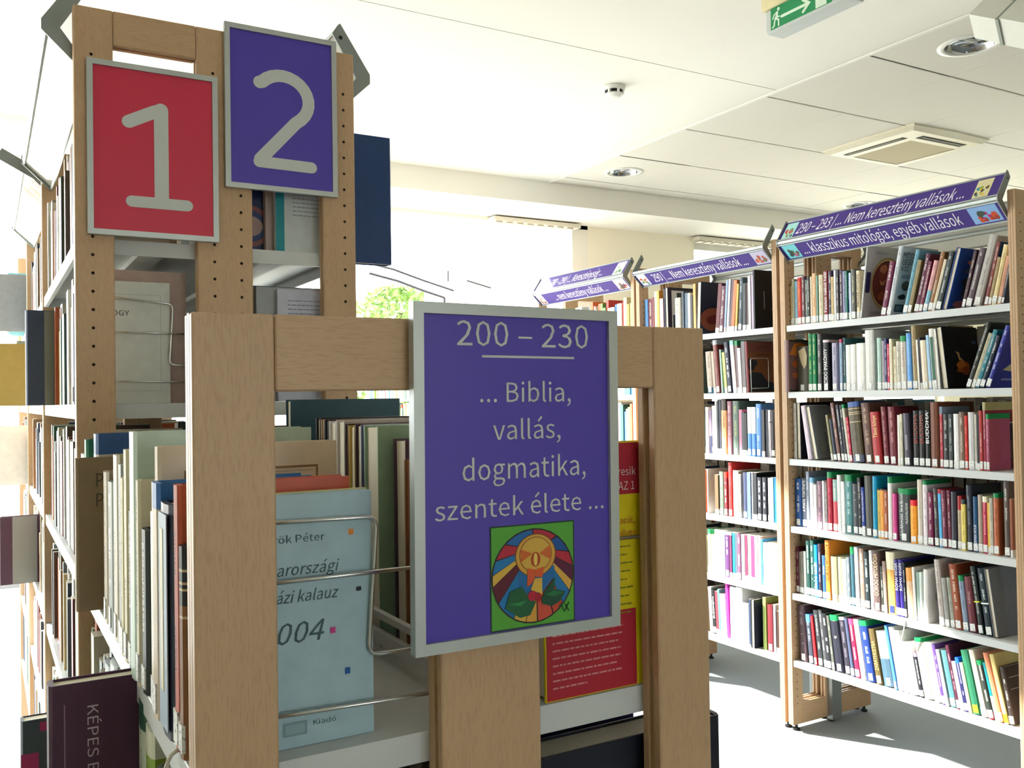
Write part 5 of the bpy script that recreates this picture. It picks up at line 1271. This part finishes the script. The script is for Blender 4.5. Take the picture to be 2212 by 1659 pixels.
rbk(.690, 1.975, .02, .25, .225, '2a3a66', 'navy book left of the grey one behind the tall end panel', 1.6074, np=1, lab=0)
# oversize books standing out of the left row
b = lbk(.092, 2.72, .03, .252, .2, '3a465c', 'navy and grey-green folder standing out on the second shelf of the left row', 1.6074, np=1, lab=0)
face_rects(b, 2.72, [(.1365, .17, 1.6084, 1.858, '7e847a')])
lbk(.036, 3.42, .03, .205, .2, 'c8ae62', 'yellow book standing far out at the left edge', 1.6074, np=1, lab=0)
lbk(.088, 3.50, .03, .22, .2, 'a4b0b0', 'pale grey blue book beside the yellow one at the left edge', 1.6074, np=1, lab=0)
b = lbk(.038, 3.74, .03, .242, .2, '4f3848', 'plum and grey folder standing out low at the left edge', .9684, np=1, lab=0)
face_rects(b, 3.74, [(.081, .16, .9694, 1.209, '8c918a')])
lbk(.03, 4.22, .03, .24, .2, 'd8d4cc', 'white album with small photos at the left edge', 1.2874, np=1, lab=0)
b = lbk(.062, 2.29, .04, .262, .2, '37434a', 'dark slate book with magenta labels standing out near the floor', .6504, np=1, lab=0)
face_rects(b, 2.29, [(.063, .098, .80, .84, '9a2858'), (.1, .125, .885, .905, '9a2858')])
for i in range(3): add_book(spine_left(.085+.012*i, 4.62+.05*i, 1.9254, .0), .04, .27, .18, '84bcc4', dict(np=1), 'turquoise book, %s of three at the far left end' % ORD[i], GL)
lbk(.04, 4.40, .04, .24, .2, '8c9094', 'grey box file standing out at the far left end', 1.9254, np=1, lab=0)
# wire bookends
def bookend(label, pts_list, loc):
    t = thing('wire_bookend', label, 'bookend', loc, 'wire bookends')
    for i, pts in enumerate(pts_list):
        q = MB(); q.tube(pts, .0021, 8); q.build('wire', CHROME, t, True)
def rnd(pts, r=.012, n=5):
    out = [Vector(pts[0])]
    for i in range(1, len(pts)-1):
        a, b, c = Vector(pts[i-1]), Vector(pts[i]), Vector(pts[i+1]); u = (a-b).normalized()*r; v = (c-b).normalized()*r
        for k in range(n+1):
            s = k/n; out.append((b+u)*(1-s)**2+b*2*s*(1-s)+(b+v)*s*s)
    return out+[Vector(pts[-1])]
Yb = .8275
bookend('chrome wire bookend in front of the pale blue church guide', [rnd([(.155, Yb, 1.497), (.3255, Yb, 1.494), (.316, Yb+.002, 1.362), (.44, Yb+.003, 1.360)]), [(.155, Yb-.004, 1.442), (.44, Yb-.004, 1.442)], [(.155, Yb-.004, 1.324), (.38, Yb-.004, 1.317), (.395, Yb, 1.302)], [(.155, Yb, 1.288), (.155, Yb, 1.497)]], (.25, Yb, 1.287))
Yb = 1.938
bookend('chrome wire bookend in front of the white ruled book', [rnd([(.160, Yb, 1.822), (.330, Yb, 1.807), (.322, Yb, 1.684), (.43, Yb, 1.680)]), [(.16, Yb-.004, 1.748), (.43, Yb-.004, 1.747)], [(.16, Yb-.004, 1.652), (.43, Yb-.004, 1.648)], [(.16, Yb, 1.608), (.16, Yb, 1.822)]], (.25, Yb, 1.607))
bookend('chrome wire bookend in front of the yellow and red paperback', [[(.48, .807, 1.452), (.692, .807, 1.450)], [(.48, .807, 1.288), (.48, .807, 1.452)], [(.692, .807, 1.288), (.692, .807, 1.45)]], (.6, .807, 1.287))
bookend('white wire bookend holding the brown cover on the middle right bookcase', [rnd([(XR+.02, 3.375, 1.618), (XR+.018, 3.375, 1.79), (XR+.14, 3.375, 1.79), (XR+.14, 3.375, 1.64), (XR+.02, 3.375, 1.638)])], (XR+.05, 3.375, 1.616))
bookend('white wire bookend at the near end of the middle right bookcase', [rnd([(XR+.02, 3.262, 1.297), (XR+.018, 3.262, 1.47), (XR+.16, 3.262, 1.47)])], (XR+.05, 3.262, 1.296))
# hanging cord on the front shelf lip
t = thing('cord', 'white cord looped over the lip of the front left shelf', 'cord', (.14, .88, 1.2))
q = MB(); q.tube(rnd([(.165, .885, 1.2895), (.143, .880, 1.291), (.136, .885, 1.25), (.142, .915, 1.17), (.150, .92, 1.10)], .015), .0022, 6); q.build('loop', flat('d8d4c8'), t)
q = MB(); q.tube([(.150, .92, 1.10), (.152, .918, 1.04)], .0022, 6); q.build('tail', flat('d8d4c8'), t)
t = thing('cord', 'white cord hanging from the fifth shelf of the nearest right bookcase', 'cord', (XR, 2.47, .6))
q = MB(); q.tube(rnd([(XR+.02, 2.50, .66), (XR+.003, 2.50, .655), (XR, 2.51, .60), (XR+.004, 2.53, .545)], .012), .0025, 6); q.build('loop', flat('ecece8'), t)
# ---------------------------------------------------- everything else on the shelves: one uncounted mass
rg = random.Random(21)
PALC = ['d8d2c0', 'c8bea4', 'e4e2da', '8c8878', '3c3e44', '5a4a40', '26303a', '7a2c34', '4a5a50', 'b8a070', 'a8b4b8', 'e8e6e0', '6a6e72', '2c3c5c', '8a6a4a', 'd0c8b8', '406a50', 'b05a3a']
BRIGHT = ['f0ece0', 'e8d8a0', '3c8a9a', 'e0703c', '6aa050', 'f4f4f0', 'd8b050', '4a78c0', 'c8d890', '2c5a5a', 'c83c34', 'e8e0e0']
SV = []; SF = []; SCL = []
def sbox(x0, x1, y0, y1, z0, z1, hx, pages):
    n = len(SV); SV.extend([(x0, y0, z0), (x1, y0, z0), (x1, y1, z0), (x0, y1, z0), (x0, y0, z1), (x1, y0, z1), (x1, y1, z1), (x0, y1, z1)])
    c = lin(hx); pg = lin('d8d0bc')
    for k, f in enumerate([(0, 3, 2, 1), (4, 5, 6, 7), (0, 1, 5, 4), (1, 2, 6, 5), (2, 3, 7, 6), (3, 0, 4, 7)]):
        SF.append(tuple(i+n for i in f)); SCL.append(pg if k in pages else c)
def srow(xa, xb, y0, y1, z, pal, side, hmin=.19, hmax=.27, taken=()):
    """side -1: spines towards -X ; +1: towards +X"""
    y = y0+.004
    while y < y1-.045:
        t = rg.uniform(.014, .046)
        if any(a-.002 < y+t and y < b_+.002 for a, b_ in taken): y += .01; continue
        if rg.random() < .05: y += rg.uniform(.02, .06); continue
        h = rg.uniform(hmin, hmax); d = rg.uniform(.13, .19); j = rg.uniform(0, .012)
        if side < 0: sbox(xa+j, xa+j+d, y, y+t, z+.0006, z+h, rg.choice(pal), (1, 3))
        else: sbox(xb-j-d, xb-j, y, y+t, z+.0006, z+h, rg.choice(pal), (1, 5))
        y += t+.0012
for si, (ya, yb) in enumerate(((1.9072, 3.010), (3.0432, 4.146), (4.1792, 5.249))):
    for z in SZL[:6]:
        tk = []
        if si == 0 and abs(z-1.607) < .01: tk = [(1.93, 2.035), (2.715, 2.755)]
        if si == 0 and abs(z-.650) < .01: tk = [(2.28, 2.335)]
        if si == 1 and abs(z-1.607) < .01: tk = [(3.40, 3.54)]
        if si == 1 and abs(z-.968) < .01: tk = [(3.73, 3.78)]
        if si == 2 and abs(z-1.925) < .01: tk = [(4.39, 4.8)]
        if si == 2 and abs(z-1.287) < .01: tk = [(4.2, 4.26)]
        srow(XL+.012, XL+.3, ya, yb, z, PALC, -1, taken=tk)
        tk = [(1.92, 2.04)] if si == 0 and z > 1.6 else []
        srow(XL+.3, XL+DW-.012, ya, yb, z, PALC, 1, taken=tk)
for z in (.650, .331): srow(XL+.012, XL+.3, .81, 1.87, z, PALC, -1); srow(XL+.3, XL+DW-.012, .81, 1.87, z, PALC, 1)
srow(XL+.012, XL+.3, 1.52, 1.87, .968, PALC, -1); srow(XL+.3, XL+DW-.012, 1.03, 1.87, .968, PALC, 1); srow(XL+.3, XL+DW-.012, 1.40, 1.60, 1.287, PALC, 1, .2, .25)
for k, z in enumerate(SZR):
    srow(XR+.3, XR+DW-.012, R0+TH, R1, z, PALC+BRIGHT[2:6], 1, .245, .287); srow(XR+.3, XR+DW-.012, R1+.05+TH, R1+PT, z, PALC, 1, .245, .287)
    if k: srow(XR+.03, XR+.25, 3.75, R1+PT, z, PALC, -1)
    srow(XR+.03, XR+.25, R1+PT+.05+TH, R1+2*PT, z, BRIGHT, -1, .22, .28)
def pgfaces(): return (1,)
for (M, t, h, d, col, o, pv) in MASS:                       # slim volumes between the others
    px = t if pv == 'hi' else 0; n0 = len(SV); segs = [(0, h, col)]
    if 'low' in o: segs = [(0, h*o['low'][1], o['low'][0]), (h*o['low'][1], h, col)]
    if 'g' in o: segs = [(0, h*(1-o['g']), col), (h*(1-o['g']), h, GREEN)]
    if 'tb' in o: segs = [(0, h*(1-o['tb'][1]), col), (h*(1-o['tb'][1]), h, o['tb'][0])]
    if not o.get('np'): z1_ = segs[0][1]; segs = [(0, min(.028, z1_*.4), 'e6e8e6'), (min(.028, z1_*.4), z1_, segs[0][2])]+segs[1:]
    for (a_, b_, hx) in segs:
        k0 = len(SV); sbox(-px, t-px, 0, d, a_, b_, hx, (1,) if b_ == h else ())
        for i in range(k0, len(SV)): SV[i] = tuple(M @ Vector(SV[i]))
# sunlit bookcase in the light court, in line with the right row
t = thing('low_bookcase', 'sunlit low bookcase of bright books in the light court, seen under the front top rail', 'bookcase', (3.5, 8.0, 0))
for yy in (7.25, 8.72):
    q = MB(); q.box(3.34, 3.60, yy, yy+.03, 0, 1.98); q.build('side_panel', WHITE, t)
for z in (.35, .70, 1.02, 1.32, 1.615, 1.95):
    q = MB(); q.box(3.34, 3.60, 7.28, 8.72, z-.02, z); q.build('shelf', WHITE, t)
for z in (.35, .70, 1.02, 1.32, 1.615): srow(3.345, 3.6, 7.28, 8.72, z, BRIGHT, -1, .2, .262)
me = bpy.data.meshes.new('shelved_books'); me.from_pydata(SV, [], SF); me.materials.append(BOOKM)
ca = me.color_attributes.new('Col', 'FLOAT_COLOR', 'CORNER'); ia = me.color_attributes.new('Ink', 'FLOAT_COLOR', 'CORNER'); me.uv_layers.new(name='UVMap')
ca.data.foreach_set('color', [v for c in SCL for _ in range(4) for v in (*c, 1)]); ia.data.foreach_set('color', [0.]*(len(SF)*16))
o = bpy.data.objects.new('shelved_books', me); C.objects.link(o); meta(o, 'remaining books filling the backs and far shelves of all the bookcases', 'books', None, 'stuff')
